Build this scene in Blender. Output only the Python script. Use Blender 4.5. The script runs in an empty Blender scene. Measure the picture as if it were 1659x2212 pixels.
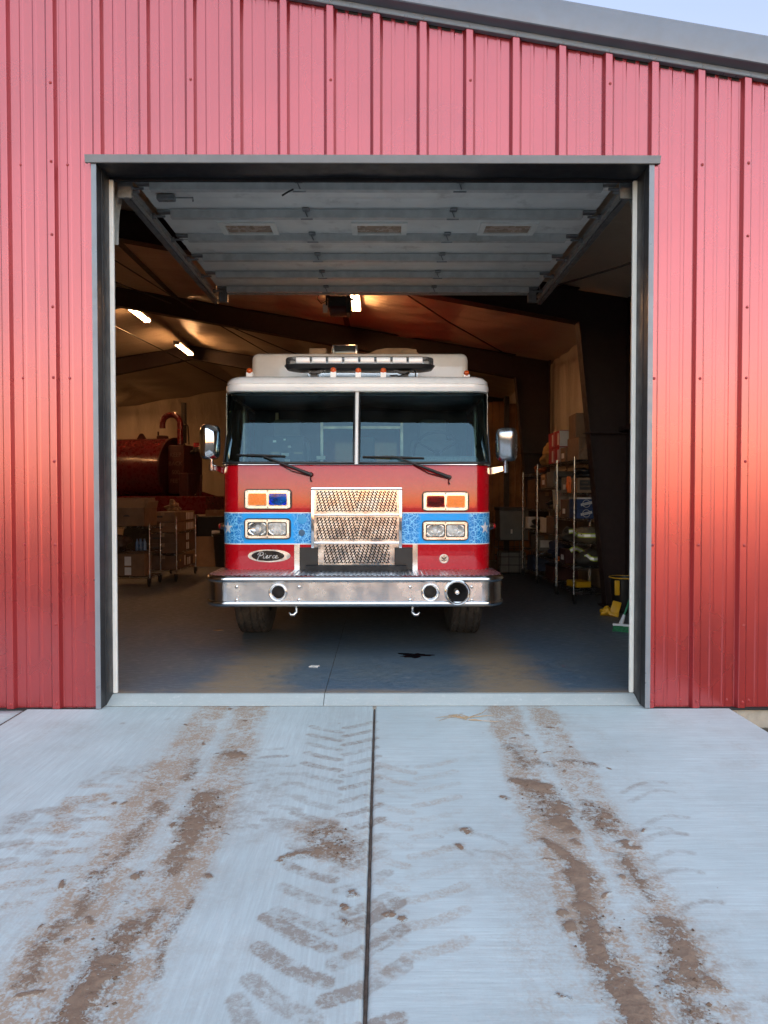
import bpy, bmesh, math, random
import numpy as np
from mathutils import Vector, Matrix, Euler
R = math.radians
PI = math.pi
scene = bpy.context.scene
COL = scene.collection

# ------------------------------------------------------------------ camera
EYE = 1.42
PITCH, YAW = R(1.27), R(-0.243)
cam_data = bpy.data.cameras.new('camera')
cam = bpy.data.objects.new('camera', cam_data)
COL.objects.link(cam)
cam.location = (0, 0, EYE)
cam.rotation_euler = (R(90) - PITCH, 0, YAW)
cam_data.sensor_fit = 'VERTICAL'
cam_data.sensor_height = 24.0
cam_data.lens = 24.0 * 1534.0 / 2212.0
cam_data.clip_start = 0.05
cam_data.clip_end = 5000
scene.camera = cam

# ------------------------------------------------------------------ sky and sun (dusk, sun just on the horizon)
SUN_AZ = R(166)          # clockwise from +Y seen from above
world = bpy.data.worlds.new('World')
scene.world = world
world.use_nodes = True
wn = world.node_tree
bg = wn.nodes['Background']
sky = wn.nodes.new('ShaderNodeTexSky')
sky.sky_type = 'NISHITA'
sky.sun_disc = False
sky.sun_elevation = R(-1.4)
sky.sun_rotation = SUN_AZ
sky.ozone_density = 1.45
sky.dust_density = 0.5
sky.air_density = 1.0
wn.links.new(sky.outputs[0], bg.inputs[0])
bg.inputs[1].default_value = 0.15
sun_data = bpy.data.lights.new('sun', 'SUN')
sun_data.energy = 0.088
sun_data.angle = R(125)
sun_data.color = (0.94, 1.0, 0.99)
sun = bpy.data.objects.new('sun', sun_data)
COL.objects.link(sun)
sun.location = (10, -10, 12)
_el = R(20)
_az = SUN_AZ
_d = Vector((math.sin(_az) * math.cos(_el), math.cos(_az) * math.cos(_el), math.sin(_el)))
sun.rotation_euler = (-_d).to_track_quat('-Z', 'Y').to_euler()
scene.view_settings.view_transform = 'Standard'
scene.view_settings.look = 'None'
scene.view_settings.gamma = 1.0
scene.view_settings.use_curve_mapping = False
scene.view_settings.exposure = 4.97
scene.render.engine = 'CYCLES'
scene.cycles.use_denoising = True
scene.cycles.max_bounces = 8
scene.cycles.transparent_max_bounces = 12
scene.cycles.sample_clamp_indirect = 3.0 * 0.1

# ------------------------------------------------------------------ pixel -> place helpers (pixels of a 1659 x 2212 view)
_CM = Euler(cam.rotation_euler).to_matrix()
def ray(px, py):
    return _CM @ Vector(((px - 829.5) / 1534.0, -(py - 1106.0) / 1534.0, -1.0))
def at(px, py, Y):
    d = ray(px, py)
    return Vector((0, 0, EYE)) + d * (Y / d.y)
def gr(px, py, z=0.0):
    d = ray(px, py)
    return Vector((0, 0, EYE)) + d * ((z - EYE) / d.z)

# ------------------------------------------------------------------ mesh builder
class MB:
    def __init__(s):
        s.v = []; s.f = []; s.m = []
    def add(s, vs, fs, mi=0):
        b = len(s.v)
        s.v += [tuple(p) for p in vs]
        s.f += [tuple(b + i for i in f) for f in fs]
        s.m += [mi] * len(fs)
        return s
    def box(s, x0, x1, y0, y1, z0, z1, mi=0, M=None):
        vs = [(x0,y0,z0),(x1,y0,z0),(x1,y1,z0),(x0,y1,z0),(x0,y0,z1),(x1,y0,z1),(x1,y1,z1),(x0,y1,z1)]
        if M is not None: vs = [M @ Vector(p) for p in vs]
        return s.add(vs, [(0,3,2,1),(4,5,6,7),(0,1,5,4),(1,2,6,5),(2,3,7,6),(3,0,4,7)], mi)
    def rbox(s, x0, x1, y0, y1, z0, z1, r=0.01, seg=2, mi=0, M=None):
        bm = bmesh.new()
        bmesh.ops.create_cube(bm, size=1.0)
        for v in bm.verts:
            v.co = Vector(((x0+x1)/2 + v.co.x*(x1-x0), (y0+y1)/2 + v.co.y*(y1-y0), (z0+z1)/2 + v.co.z*(z1-z0)))
        bmesh.ops.bevel(bm, geom=bm.edges[:], offset=r, segments=seg, profile=0.5, affect='EDGES')
        s.bm(bm, mi, M); bm.free()
        return s
    def bm(s, bm, mi=0, M=None):
        bm.verts.index_update()
        vs = [(M @ v.co if M is not None else v.co.copy()) for v in bm.verts]
        return s.add(vs, [tuple(v.index for v in f.verts) for f in bm.faces], mi)
    def tube(s, pts, r, n=8, mi=0, caps=True, closed=False):
        pts = [Vector(p) for p in pts]
        rs = r if isinstance(r, (list, tuple)) else [r]*len(pts)
        L = len(pts); vs = []; up = None
        for i, p in enumerate(pts):
            if closed: t = pts[(i+1) % L] - pts[i-1]
            else: t = pts[min(i+1, L-1)] - pts[max(i-1, 0)]
            t.normalize()
            if up is None:
                up = Vector((0,0,1)) if abs(t.z) < 0.9 else Vector((1,0,0))
            a = t.cross(up)
            if a.length < 1e-5: a = t.cross(Vector((0,1,0)))
            a.normalize(); b = a.cross(t).normalized(); up = b
            for k in range(n):
                an = 2*PI*k/n
                vs.append(p + (a*math.cos(an) + b*math.sin(an))*rs[i])
        fs = []
        for i in range(L if closed else L-1):
            for k in range(n):
                a0 = i*n+k; a1 = i*n+(k+1) % n; j = (i+1) % L
                fs.append((a0, a1, j*n+(k+1) % n, j*n+k))
        if caps and not closed:
            fs.append(tuple(range(n))[::-1]); fs.append(tuple((L-1)*n+k for k in range(n)))
        return s.add(vs, fs, mi)
    def lathe(s, prof, n=24, M=None, mi=0, a0=0, a1=2*PI, caps=False):
        """prof: (r, h) pairs about local Z."""
        full = abs(a1-a0-2*PI) < 1e-6
        cols = n if full else n+1
        vs = []
        for (r, h) in prof:
            for k in range(cols):
                an = a0+(a1-a0)*k/n
                p = Vector((r*math.cos(an), r*math.sin(an), h))
                vs.append(M @ p if M is not None else p)
        fs = []
        for i in range(len(prof)-1):
            for k in range(n):
                k1 = (k+1) % cols if full else k+1
                fs.append((i*cols+k, i*cols+k1, (i+1)*cols+k1, (i+1)*cols+k))
        if full and caps:
            if prof[0][0] > 1e-6: fs.append(tuple(range(cols))[::-1])
            if prof[-1][0] > 1e-6: fs.append(tuple((len(prof)-1)*cols+k for k in range(cols)))
        return s.add(vs, fs, mi)
    def prism(s, poly, M, d, mi=0):
        """poly in local XY, extruded along local Z from 0 to d."""
        n = len(poly)
        vs = [M @ Vector((p[0], p[1], 0)) for p in poly] + [M @ Vector((p[0], p[1], d)) for p in poly]
        fs = [tuple(range(n))[::-1], tuple(range(n, 2*n))] + [(i, (i+1) % n, n+(i+1) % n, n+i) for i in range(n)]
        return s.add(vs, fs, mi)
    def grid(s, fn, nu, nv, mi=0):
        vs = [fn(i/nu, j/nv) for j in range(nv+1) for i in range(nu+1)]
        fs = [(j*(nu+1)+i, j*(nu+1)+i+1, (j+1)*(nu+1)+i+1, (j+1)*(nu+1)+i) for j in range(nv) for i in range(nu)]
        return s.add(vs, fs, mi)
    def mesh(s, name, mats, smooth=None):
        me = bpy.data.meshes.new(name)
        me.from_pydata(s.v, [], s.f)
        for m in (mats if isinstance(mats, (list, tuple)) else [mats]): me.materials.append(m)
        if any(s.m): me.polygons.foreach_set('material_index', s.m)
        bm = bmesh.new(); bm.from_mesh(me)
        bmesh.ops.remove_doubles(bm, verts=bm.verts, dist=1e-6)
        bmesh.ops.dissolve_degenerate(bm, edges=bm.edges, dist=1e-6)
        bmesh.ops.recalc_face_normals(bm, faces=bm.faces)
        bm.to_mesh(me); bm.free()
        if smooth is not None:
            me.polygons.foreach_set('use_smooth', [True]*len(me.polygons))
            me.set_sharp_from_angle(angle=R(smooth))
        me.update()
        return me
    def build(s, name, mats, parent=None, smooth=None):
        o = bpy.data.objects.new(name, s.mesh(name, mats, smooth))
        return put(o, parent)

def put(o, parent=None):
    COL.objects.link(o)
    if parent is not None:
        o.parent = parent
        if parent.parent is None:
            o.matrix_parent_inverse = parent.matrix_basis.inverted()
    return o
def tag(o, label=None, cat=None, group=None, kind=None):
    if label: o['label'] = label
    if cat: o['category'] = cat
    if group: o['group'] = group
    if kind: o['kind'] = kind
    return o
def thing(name, loc, label, cat, group=None, rz=0.0):
    o = bpy.data.objects.new(name, None)
    o.location = loc; o.rotation_euler = (0, 0, rz)
    o.empty_display_size = 0.2
    COL.objects.link(o)
    return tag(o, label, cat, group)
def copy_tree(o, parent=None):
    c = o.copy(); COL.objects.link(c)
    if parent is not None: c.parent = parent
    for ch in list(o.children): copy_tree(ch, c)
    return c
def XF(loc, rx=0, ry=0, rz=0, sc=1.0):
    return Matrix.Translation(Vector(loc)) @ Euler((rx, ry, rz)).to_matrix().to_4x4() @ Matrix.Scale(sc, 4)
def FACE(x, y, z):
    """local XY drawn in world XZ on a wall facing -Y, local Z pointing to -Y (towards the street)."""
    return Matrix(((1,0,0,x),(0,0,-1,y),(0,1,0,z),(0,0,0,1)))

# ------------------------------------------------------------------ materials
def nodes_of(name):
    m = bpy.data.materials.new(name); m.use_nodes = True
    return m, m.node_tree.nodes, m.node_tree.links
def N(ns, t, **kw):
    n = ns.new(t)
    for k, v in kw.items():
        if k.startswith('i_'):
            key = k[2:].replace('_', ' ')
            n.inputs[int(key) if key.isdigit() else key].default_value = v
        else: setattr(n, k, v)
    return n
def math_node(ns, ls, op, a, b=None, clamp=False):
    n = ns.new('ShaderNodeMath'); n.operation = op; n.use_clamp = clamp
    for i, x in enumerate((a, b)):
        if x is None: continue
        if isinstance(x, (int, float)): n.inputs[i].default_value = x
        else: ls.new(x, n.inputs[i])
    return n.outputs[0]
def maprange(ns, ls, x, a, b, c=0.0, d=1.0, smooth=True):
    n = ns.new('ShaderNodeMapRange'); n.interpolation_type = 'SMOOTHSTEP' if smooth else 'LINEAR'
    ls.new(x, n.inputs[0])
    for i, v in enumerate((a, b, c, d)): n.inputs[1+i].default_value = v
    return n.outputs[0]
def mixc(ns, ls, f, a, b, mode='MIX'):
    n = ns.new('ShaderNodeMix'); n.data_type = 'RGBA'; n.blend_type = mode
    for s_, x in ((n.inputs[0], f), (n.inputs[6], a), (n.inputs[7], b)):
        if isinstance(x, (int, float)): s_.default_value = x
        elif isinstance(x, (tuple, list)): s_.default_value = (*x[:3], 1)
        else: ls.new(x, s_)
    return n.outputs[2]
def noise(ns, ls, scale, detail=4, rough=0.55, co=None, dist=0.0, stretch=None):
    tc = ns.new('ShaderNodeTexCoord')
    src = co if co is not None else tc.outputs['Object']
    if stretch:
        mp = ns.new('ShaderNodeMapping'); mp.inputs['Scale'].default_value = stretch
        ls.new(src, mp.inputs[0]); src = mp.outputs[0]
    n = ns.new('ShaderNodeTexNoise')
    n.inputs['Scale'].default_value = scale; n.inputs['Detail'].default_value = detail
    n.inputs['Roughness'].default_value = rough; n.inputs['Distortion'].default_value = dist
    ls.new(src, n.inputs['Vector'])
    return n.outputs[0]
def pm(name, col, rough=0.5, metal=0.0, var=0.12, vscale=6.0, rvar=0.08, bump=0.0, bscale=60.0, bstretch=None,
       coat=0.0, coat_rough=0.05, ior=1.5, emit=None, estr=0.0, dirt=None, dirt_amt=0.0, trans=0.0, alpha=1.0, dscale=3.0, aniso=None):
    m, ns, ls = nodes_of(name)
    b = ns['Principled BSDF']
    nz = noise(ns, ls, vscale, 5, 0.6)
    f = maprange(ns, ls, nz, 0.3, 0.7, 1.0-var, 1.0+var)
    c = mixc(ns, ls, 1.0, col, (1, 1, 1), 'MULTIPLY')
    mul = ns.new('ShaderNodeVectorMath'); mul.operation = 'SCALE'
    mul.inputs[0].default_value = col[:3]; ls.new(f, mul.inputs[3])
    c = mul.outputs[0]
    if dirt is not None:
        dn = noise(ns, ls, dscale, 7, 0.65)
        df = maprange(ns, ls, dn, 0.62-dirt_amt*0.5, 0.8-dirt_amt*0.3)
        df = math_node(ns, ls, 'MULTIPLY', df, min(1, 0.3+dirt_amt))
        c = mixc(ns, ls, df, c, dirt)
    ls.new(c, b.inputs['Base Color'])
    rz = noise(ns, ls, vscale*2.3, 4, 0.6)
    ls.new(maprange(ns, ls, rz, 0.3, 0.7, max(0.02, rough-rvar), min(1, rough+rvar)), b.inputs['Roughness'])
    b.inputs['Metallic'].default_value = metal
    b.inputs['IOR'].default_value = ior
    b.inputs['Coat Weight'].default_value = coat
    b.inputs['Coat Roughness'].default_value = coat_rough
    b.inputs['Transmission Weight'].default_value = trans
    b.inputs['Alpha'].default_value = alpha
    if emit:
        b.inputs['Emission Color'].default_value = (*emit, 1); b.inputs['Emission Strength'].default_value = estr
    if bump:
        bz = noise(ns, ls, bscale, 5, 0.6, stretch=bstretch)
        bn = ns.new('ShaderNodeBump'); bn.inputs['Strength'].default_value = min(1, bump); bn.inputs['Distance'].default_value = 0.01
        ls.new(bz, bn.inputs['Height']); ls.new(bn.outputs[0], b.inputs['Normal'])
    return m
def glass_mat(name, tint=(0.75, 0.9, 0.85), refl=1.0, rough=0.0, dirt=0.03, gtint=(1, 1, 1), dcol=(0.5, 0.48, 0.45)):
    """thin glass: fresnel mix of clear tinted transmission and mirror, with a little dust."""
    m, ns, ls = nodes_of(name)
    ns.remove(ns['Principled BSDF'])
    out = [n for n in ns if n.type == 'OUTPUT_MATERIAL'][0]
    tr = N(ns, 'ShaderNodeBsdfTransparent'); tr.inputs[0].default_value = (*tint, 1)
    gl = N(ns, 'ShaderNodeBsdfGlossy'); gl.inputs['Color'].default_value = (*gtint, 1); gl.inputs['Roughness'].default_value = rough
    fr = N(ns, 'ShaderNodeFresnel'); fr.inputs[0].default_value = 1.5
    k = math_node(ns, ls, 'MULTIPLY', fr.outputs[0], 1.9*refl, True)
    mx = N(ns, 'ShaderNodeMixShader')
    ls.new(k, mx.inputs[0]); ls.new(tr.outputs[0], mx.inputs[1]); ls.new(gl.outputs[0], mx.inputs[2])
    df = N(ns, 'ShaderNodeBsdfDiffuse'); df.inputs[0].default_value = (0.5, 0.48, 0.45, 1)
    nz = noise(ns, ls, 5, 6, 0.6)
    mx2 = N(ns, 'ShaderNodeMixShader')
    ls.new(maprange(ns, ls, nz, 0.35, 0.8, 0.0, dirt*2), mx2.inputs[0])
    ls.new(mx.outputs[0], mx2.inputs[1]); ls.new(df.outputs[0], mx2.inputs[2]); df.inputs[0].default_value = (*dcol, 1)
    ls.new(mx2.outputs[0], out.inputs[0])
    return m
# ================================================================== materials of the building
def red_wall_mat():
    m, ns, ls = nodes_of('red_painted_steel')
    b = ns['Principled BSDF']
    nz = noise(ns, ls, 1.3, 5, 0.6)
    c = mixc(ns, ls, maprange(ns, ls, nz, 0.3, 0.7), (0.33, 0.020, 0.026), (0.37, 0.025, 0.031))
    # chalky rain runs, dust near the ground
    st = noise(ns, ls, 9, 5, 0.7, stretch=(3.0, 3.0, 0.12))
    c = mixc(ns, ls, maprange(ns, ls, st, 0.62, 0.9, 0.0, 0.06), c, (0.5, 0.3, 0.28))
    sz = ns.new('ShaderNodeSeparateXYZ'); ls.new(ns.new('ShaderNodeTexCoord').outputs['Object'], sz.inputs[0])
    low = maprange(ns, ls, sz.outputs[2], 0.75, 0.0, 0.0, 1.0)
    sp_ = noise(ns, ls, 7, 7, 0.72, stretch=(2.2, 2.2, 0.5))
    c = mixc(ns, ls, math_node(ns, ls, 'MULTIPLY', low, maprange(ns, ls, sp_, 0.55, 0.85, 0.0, 0.35)), c, (0.42, 0.24, 0.21))
    ls.new(c, b.inputs['Base Color'])
    rz = noise(ns, ls, 2.5, 3, 0.5)
    ls.new(maprange(ns, ls, rz, 0.3, 0.7, 0.26, 0.31), b.inputs['Roughness'])
    b.inputs['Metallic'].default_value = 0.6
    b.inputs['IOR'].default_value = 1.6
    b.inputs['Coat Weight'].default_value = 0.9
    b.inputs['Coat Roughness'].default_value = 0.22
    b.inputs['Coat IOR'].default_value = 1.75
    # oil canning and fine orange peel
    o1 = noise(ns, ls, 2.2, 3, 0.5, stretch=(1, 1, 0.35))
    o2 = noise(ns, ls, 160, 2, 0.5)
    h = math_node(ns, ls, 'ADD', math_node(ns, ls, 'MULTIPLY', o1, 1.0), math_node(ns, ls, 'MULTIPLY', o2, 0.002))
    bn = ns.new('ShaderNodeBump'); bn.inputs['Strength'].default_value = 0.07; bn.inputs['Distance'].default_value = 0.03
    ls.new(h, bn.inputs['Height']); ls.new(bn.outputs[0], b.inputs['Normal'])
    return m
M_wall = red_wall_mat()
M_screw = pm('red_screw', (0.30, 0.02, 0.025), 0.35, 0.0)
M_trim = pm('charcoal_trim', (0.024, 0.025, 0.028), 0.42, 0.0, var=0.08, vscale=4, ior=1.4, bump=0.15, bscale=3, dirt=(0.2, 0.19, 0.18), dirt_amt=0.02)
M_trim_lt = pm('grey_trim', (0.16, 0.185, 0.215), 0.35, 0.0, var=0.06, ior=1.7, bump=0.1, bscale=3)
M_fascia = pm('slate_trim', (0.115, 0.132, 0.165), 0.36, 0.0, var=0.06, ior=1.8, bump=0.1, bscale=2)
M_header = pm('bronze_grey_trim', (0.13, 0.125, 0.12), 0.4, 0.0, var=0.08, ior=1.6, bump=0.12, bscale=4, dirt=(0.3, 0.28, 0.26), dirt_amt=0.05)
M_black = pm('black_foam', (0.012, 0.012, 0.013), 0.8)
M_vinyl_white = pm('white_vinyl', (0.78, 0.79, 0.75), 0.45, var=0.05, dirt=(0.45, 0.40, 0.34), dirt_amt=0.1, dscale=5)
M_steel_red = pm('red_iron_primer', (0.020, 0.0075, 0.007), 0.55, var=0.2, dirt=(0.02, 0.015, 0.014), dirt_amt=0.2)
M_conduit = pm('grey_cable', (0.03, 0.03, 0.032), 0.5)
def liner_mat(name, sx, sy, sz, col):  # tan liner colours put warm tube glow into white vinyl
    m, ns, ls = nodes_of(name)
    b = ns['Principled BSDF']
    nz = noise(ns, ls, 0.6, 5, 0.6)
    c = mixc(ns, ls, maprange(ns, ls, nz, 0.35, 0.7), col, tuple(x*0.86 for x in col))
    ls.new(c, b.inputs['Base Color'])
    b.inputs['Roughness'].default_value = 0.38
    w = noise(ns, ls, 1.0, 6, 0.62, dist=1.2, stretch=(sx, sy, sz))
    w2 = noise(ns, ls, 1.0, 2, 0.4, stretch=(sx*0.3, sy*0.3, sz*0.3))
    h = math_node(ns, ls, 'ADD', w, math_node(ns, ls, 'MULTIPLY', w2, 2.0))
    bn = ns.new('ShaderNodeBump'); bn.inputs['Strength'].default_value = 0.8; bn.inputs['Distance'].default_value = 0.05
    ls.new(h, bn.inputs['Height']); ls.new(bn.outputs[0], b.inputs['Normal'])
    return m
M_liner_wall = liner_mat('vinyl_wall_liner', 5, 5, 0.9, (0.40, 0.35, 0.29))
M_liner_back = liner_mat('vinyl_back_liner', 3.5, 5, 0.9, (0.64, 0.53, 0.40))
M_liner_roof = liner_mat('vinyl_roof_liner', 0.8, 2.6, 1.5, (0.48, 0.40, 0.31))

# ================================================================== ground sheet
def ground_mat():
    m, ns, ls = nodes_of('dry_ground')
    b = ns['Principled BSDF']
    n1 = noise(ns, ls, 0.15, 6, 0.6); n2 = noise(ns, ls, 14, 6, 0.7)
    c = mixc(ns, ls, maprange(ns, ls, n1, 0.35, 0.65), (0.085, 0.065, 0.045), (0.060, 0.058, 0.036))
    c = mixc(ns, ls, maprange(ns, ls, n2, 0.4, 0.75, 0, 0.6), c, (0.13, 0.11, 0.09))
    ls.new(c, b.inputs['Base Color']); b.inputs['Roughness'].default_value = 0.95
    bn = ns.new('ShaderNodeBump'); bn.inputs['Distance'].default_value = 0.03; bn.inputs['Strength'].default_value = 0.8
    ls.new(n2, bn.inputs['Height']); ls.new(bn.outputs[0], b.inputs['Normal'])
    return m
g = MB()
xs = [-2500, -400, -80, -20, -12, -5, 0, 3.4, 8, 20, 80, 400, 2500]
g.grid(lambda u, v: (xs[round(u*12)], xs[round(v*12)], -0.19), 12, 12)
tag(g.build('ground', ground_mat()), 'bare dry ground stretching around the building', kind='structure')

# ================================================================== fire station shell
YW = 4.91                      # plane of the wall sheets
RIB0, RIBP = -0.346, 0.316     # rib pitch
DX0, DX1, DZ = -1.93, 1.825, 3.672   # door opening
RIDGE_X = -4.9
XR, XL, YB = 3.28, -13.1, 25.5
def wall_top(x):
    return 4.525 - 0.1678*(x - 1.02) if x > RIDGE_X else 4.525 - 0.1678*(RIDGE_X - 1.02) - 0.1678*(RIDGE_X - x)
def ceil_z(x):
    return 5.35 - 0.167*abs(x - RIDGE_X)
station = thing('fire_station', (0, YW, 0), 'red ribbed metal station building with open bay and grey roof trim', 'building')

def profile(xa, xb):
    """corrugated profile points (x, dy) between xa and xb; dy < 0 is towards the street."""
    pts = []
    k0 = int(math.floor((xa - RIB0)/RIBP)) - 1; k1 = int(math.ceil((xb - RIB0)/RIBP)) + 1
    for k in range(k0, k1+1):
        c = RIB0 + k*RIBP
        pts += [(c-0.044, 0), (c-0.040, -0.003), (c-0.024, -0.030), (c-0.020, -0.032), (c+0.020, -0.032), (c+0.024, -0.030), (c+0.040, -0.003), (c+0.044, 0)]
        for q in (0.36, 0.64):
            cc = c + RIBP*q
            pts += [(cc-0.016, 0), (cc-0.008, -0.0032), (cc+0.008, -0.0032), (cc+0.016, 0)]
    pts += [(x, None) for x in (xa, xb, DX0-0.015, DX1+0.015)]
    pts = sorted(p for p in pts if xa-1e-6 <= p[0] <= xb+1e-6)
    full = [p for p in pts if p[1] is not None]
    out = []
    for x, dy in pts:
        if dy is None:
            lo = max([p for p in full if p[0] <= x], default=None, key=lambda p: p[0])
            hi = min([p for p in full if p[0] >= x], default=None, key=lambda p: p[0])
            if lo is None or hi is None: dy = (lo or hi)[1]
            else:
                t = 0 if hi[0] == lo[0] else (x-lo[0])/(hi[0]-lo[0]); dy = lo[1] + (hi[1]-lo[1])*t
        out.append((x, dy))
    return out
for k in range(-39, 12, 3):
    xa, xb = RIB0 + k*RIBP - 0.05, RIB0 + (k+3)*RIBP + 0.05
    xb = min(xb, XR + 0.1)
    if xb <= xa + 0.1: continue
    off = 0.0016 if (k//3) % 2 else 0.0
    b = MB(); pr = profile(xa, xb)
    for (x0, d0), (x1, d1) in zip(pr[:-1], pr[1:]):
        if x1 - x0 < 1e-5: continue
        mid = (x0+x1)/2
        zb = 3.71 if DX0-0.015 < mid < DX1+0.015 else -0.046
        zs0 = [zb, zb + (wall_top(x0)-zb)*0.5, wall_top(x0)+0.02]
        zs1 = [zb, zb + (wall_top(x1)-zb)*0.5, wall_top(x1)+0.02]
        ya, yb = YW + d0 - off, YW + d1 - off
        b.add([(x0, ya, zs0[0]), (x1, yb, zs1[0]), (x1, yb, zs1[1]), (x0, ya, zs0[1]), (x1, yb, zs1[2]), (x0, ya, zs0[2])],
              [(0, 1, 2, 3), (3, 2, 4, 5)])
    b.build('wall_sheet', M_wall, station, smooth=20)
# screws on the sheets
sc = MB()
sc.lathe([(0.0105, 0), (0.0105, 0.0012), (0.0068, 0.0022), (0.0066, 0.0058), (0.0045, 0.0072), (0.0, 0.0075)], 10, Matrix(((1,0,0,0),(0,0,-1,0),(0,1,0,0),(0,0,0,1))))
screw_me = sc.mesh('screw', M_screw, 40)
def screw(x, z, y, parent, me=None):
    o = bpy.data.objects.new('screw', me or screw_me); o.location = (x, y, z); put(o, parent)
for (px, py) in [(118,184),(415,177),(716,178),(1013,179),(1312,186),(125,510),(125,665),(125,817),(151,817),(128,997),(128,1176),(154,1176),(130,1347),
                 (45,356),(120,353),(146,356),(50,817),(54,1176),(1421,355),(1519,360),(1605,356),(1621,357),(1603,513),(1602,666),(1411,819),(1518,819),(1601,818),(1616,818),(1599,997),(1410,1177),(1417,1177),(1513,1177),(1600,1177),(1607,1178),(1598,1350),
                 (62,1518),(115,1515),(137,1518),(20,1519),(88,1519),(1415,1512),(1470,1512),(1508,1512),(1570,1512),(1597,1514),(1618,1513)]:
    p = at(px, py, YW - 0.004)
    f = ((p.x - RIB0)/RIBP + 0.5) % 1.0 - 0.5
    dy = 0.0335 if abs(f*RIBP) < 0.02 else 0.0018 if abs(f*RIBP) > 0.05 else 0.0335
    if dy > 0.03: p.x = RIB0 + round((p.x-RIB0)/RIBP)*RIBP + 0.006
    screw(p.x, p.z, YW - dy, station)
for k in range(-5, 8):
    x = RIB0 + k*RIBP
    if DX0 < x < DX1:
        for dx in (-0.085, 0.085): screw(x+dx, 3.745, YW - 0.0018, station)

# rake trim along the gable, grey with a folded fascia
def rake(name, prof, mat, xa, xb, n=1):
    b = MB()
    for i in range(n):
        u0, u1 = xa + (xb-xa)*i/n, xa + (xb-xa)*(i+1)/n
        for (y0, z0), (y1, z1) in zip(prof[:-1], prof[1:]):
            b.add([(u0, YW+y0, wall_top(u0)+z0), (u1, YW+y0, wall_top(u1)+z0), (u1, YW+y1, wall_top(u1)+z1), (u0, YW+y1, wall_top(u0)+z1)], [(0, 1, 2, 3)])
    return b.build(name, mat, station, smooth=25)
for xa, xb in ((RIDGE_X, XR+0.25), (XL-0.2, RIDGE_X)):
    rake('rake_lip', [(-0.005, -0.012), (-0.040, -0.012), (-0.043, -0.006), (-0.043, 0.022), (-0.038, 0.028)], M_trim_lt, xa, xb)
    rake('rake_fascia', [(-0.036, 0.027), (-0.105, 0.040), (-0.112, 0.046), (-0.125, 0.15), (-0.105, 0.235), (-0.09, 0.245), (0.25, 0.245)], M_fascia, xa, xb)
    rake('closure_strip', [(-0.001, -0.03), (-0.001, 0.05)], M_black, xa, xb)
lip_screw = screw_me.copy(); lip_screw.materials.clear(); lip_screw.materials.append(M_trim_lt)
for k in range(-2, 9):
    x = RIB0 + k*RIBP
    screw(x, wall_top(x)+0.006, YW-0.043, station, lip_screw)
# roof
for nm, xa, xb in (('roof_slope', RIDGE_X, XR+0.25), ('roof_slope', XL-0.2, RIDGE_X)):
    b = MB()
    b.add([(xa, YW-0.09, wall_top(xa)+0.243), (xb, YW-0.09, wall_top(xb)+0.243), (xb, YB+0.2, wall_top(xb)+0.243), (xa, YB+0.2, wall_top(xa)+0.243),
           (xa, YW-0.05, wall_top(xa)+0.10), (xb, YW-0.05, wall_top(xb)+0.10), (xb, YB+0.2, wall_top(xb)+0.10), (xa, YB+0.2, wall_top(xa)+0.10)],
          [(0,1,2,3),(4,7,6,5),(0,4,5,1),(1,5,6,2),(2,6,7,3)])
    b.build(nm, M_fascia, station)
# side and back walls: outer skins
M_skin = M_wall
b = MB(); b.box(XR+0.06, XR+0.09, YW, YB, -0.2, wall_top(XR)+0.1); b.build('side_wall', M_skin, station)
b = MB(); b.box(XL-0.09, XL-0.06, YW, YB, -0.2, wall_top(XL)+0.1); b.build('side_wall', M_skin, station)
b = MB(); b.add([(XL, YB+0.06, -0.2), (XR, YB+0.06, -0.2), (XR, YB+0.06, wall_top(XR)+0.1), (RIDGE_X, YB+0.06, wall_top(RIDGE_X)+0.1), (XL, YB+0.06, wall_top(XL)+0.1)], [(0,1,2,3,4)])
b.build('back_wall', M_skin, station)
# foundation strip under the sheets
M_found = pm('foundation_concrete', (0.36, 0.32, 0.26), 0.9, var=0.15, vscale=12, bump=0.5, bscale=40, dirt=(0.2, 0.15, 0.1), dirt_amt=0.25)
b = MB(); b.box(XL, XR+0.05, YW-0.012, YW+0.20, -0.35, -0.052); b.build('foundation', M_found, station)
b = MB()
for xa, xb in ((XL, DX0-0.02), (DX1+0.02, XR+0.05)):
    b.box(xa, xb, YW-0.031, YW-0.002, -0.062, -0.048)
b.build('base_trim', M_black, station)

# opening trim: jambs, header, white stops
for s, xj in ((-1, DX0), (1, DX1)):
    b = MB()
    b.box(min(xj, xj+s*0.034), max(xj, xj+s*0.034), YW-0.042, YW-0.034, -0.045, DZ+0.03)
    b.build('jamb_face', M_trim_lt, station)
    b = MB()
    w = 0.004
    b.add([(xj, YW-0.042, -0.03), (xj, YW+0.04, -0.03), (xj-s*0.012, YW+0.052, -0.01), (xj-s*0.012, 5.135, -0.005)], [])
    pr = [(xj, YW-0.0335), (xj, YW+0.045), (xj - s*0.004, YW+0.05), (xj - s*0.004, 5.14)]
    b2 = MB()
    for (x0, y0), (x1, y1) in zip(pr[:-1], pr[1:]):
        b2.add([(x0, y0, -0.045), (x1, y1, -0.045), (x1, y1, DZ+0.02), (x0, y0, DZ+0.02)], [(0,1,2,3)])
    b2.build('jamb_return', M_trim, station)
    b = MB(); b.rbox(min(xj-s*0.002, xj-s*0.032), max(xj-s*0.002, xj-s*0.032), 5.085, 5.112, 0.004, DZ-0.01, 0.004)
    b.build('weather_stop', M_vinyl_white, station)
b = MB()
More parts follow.
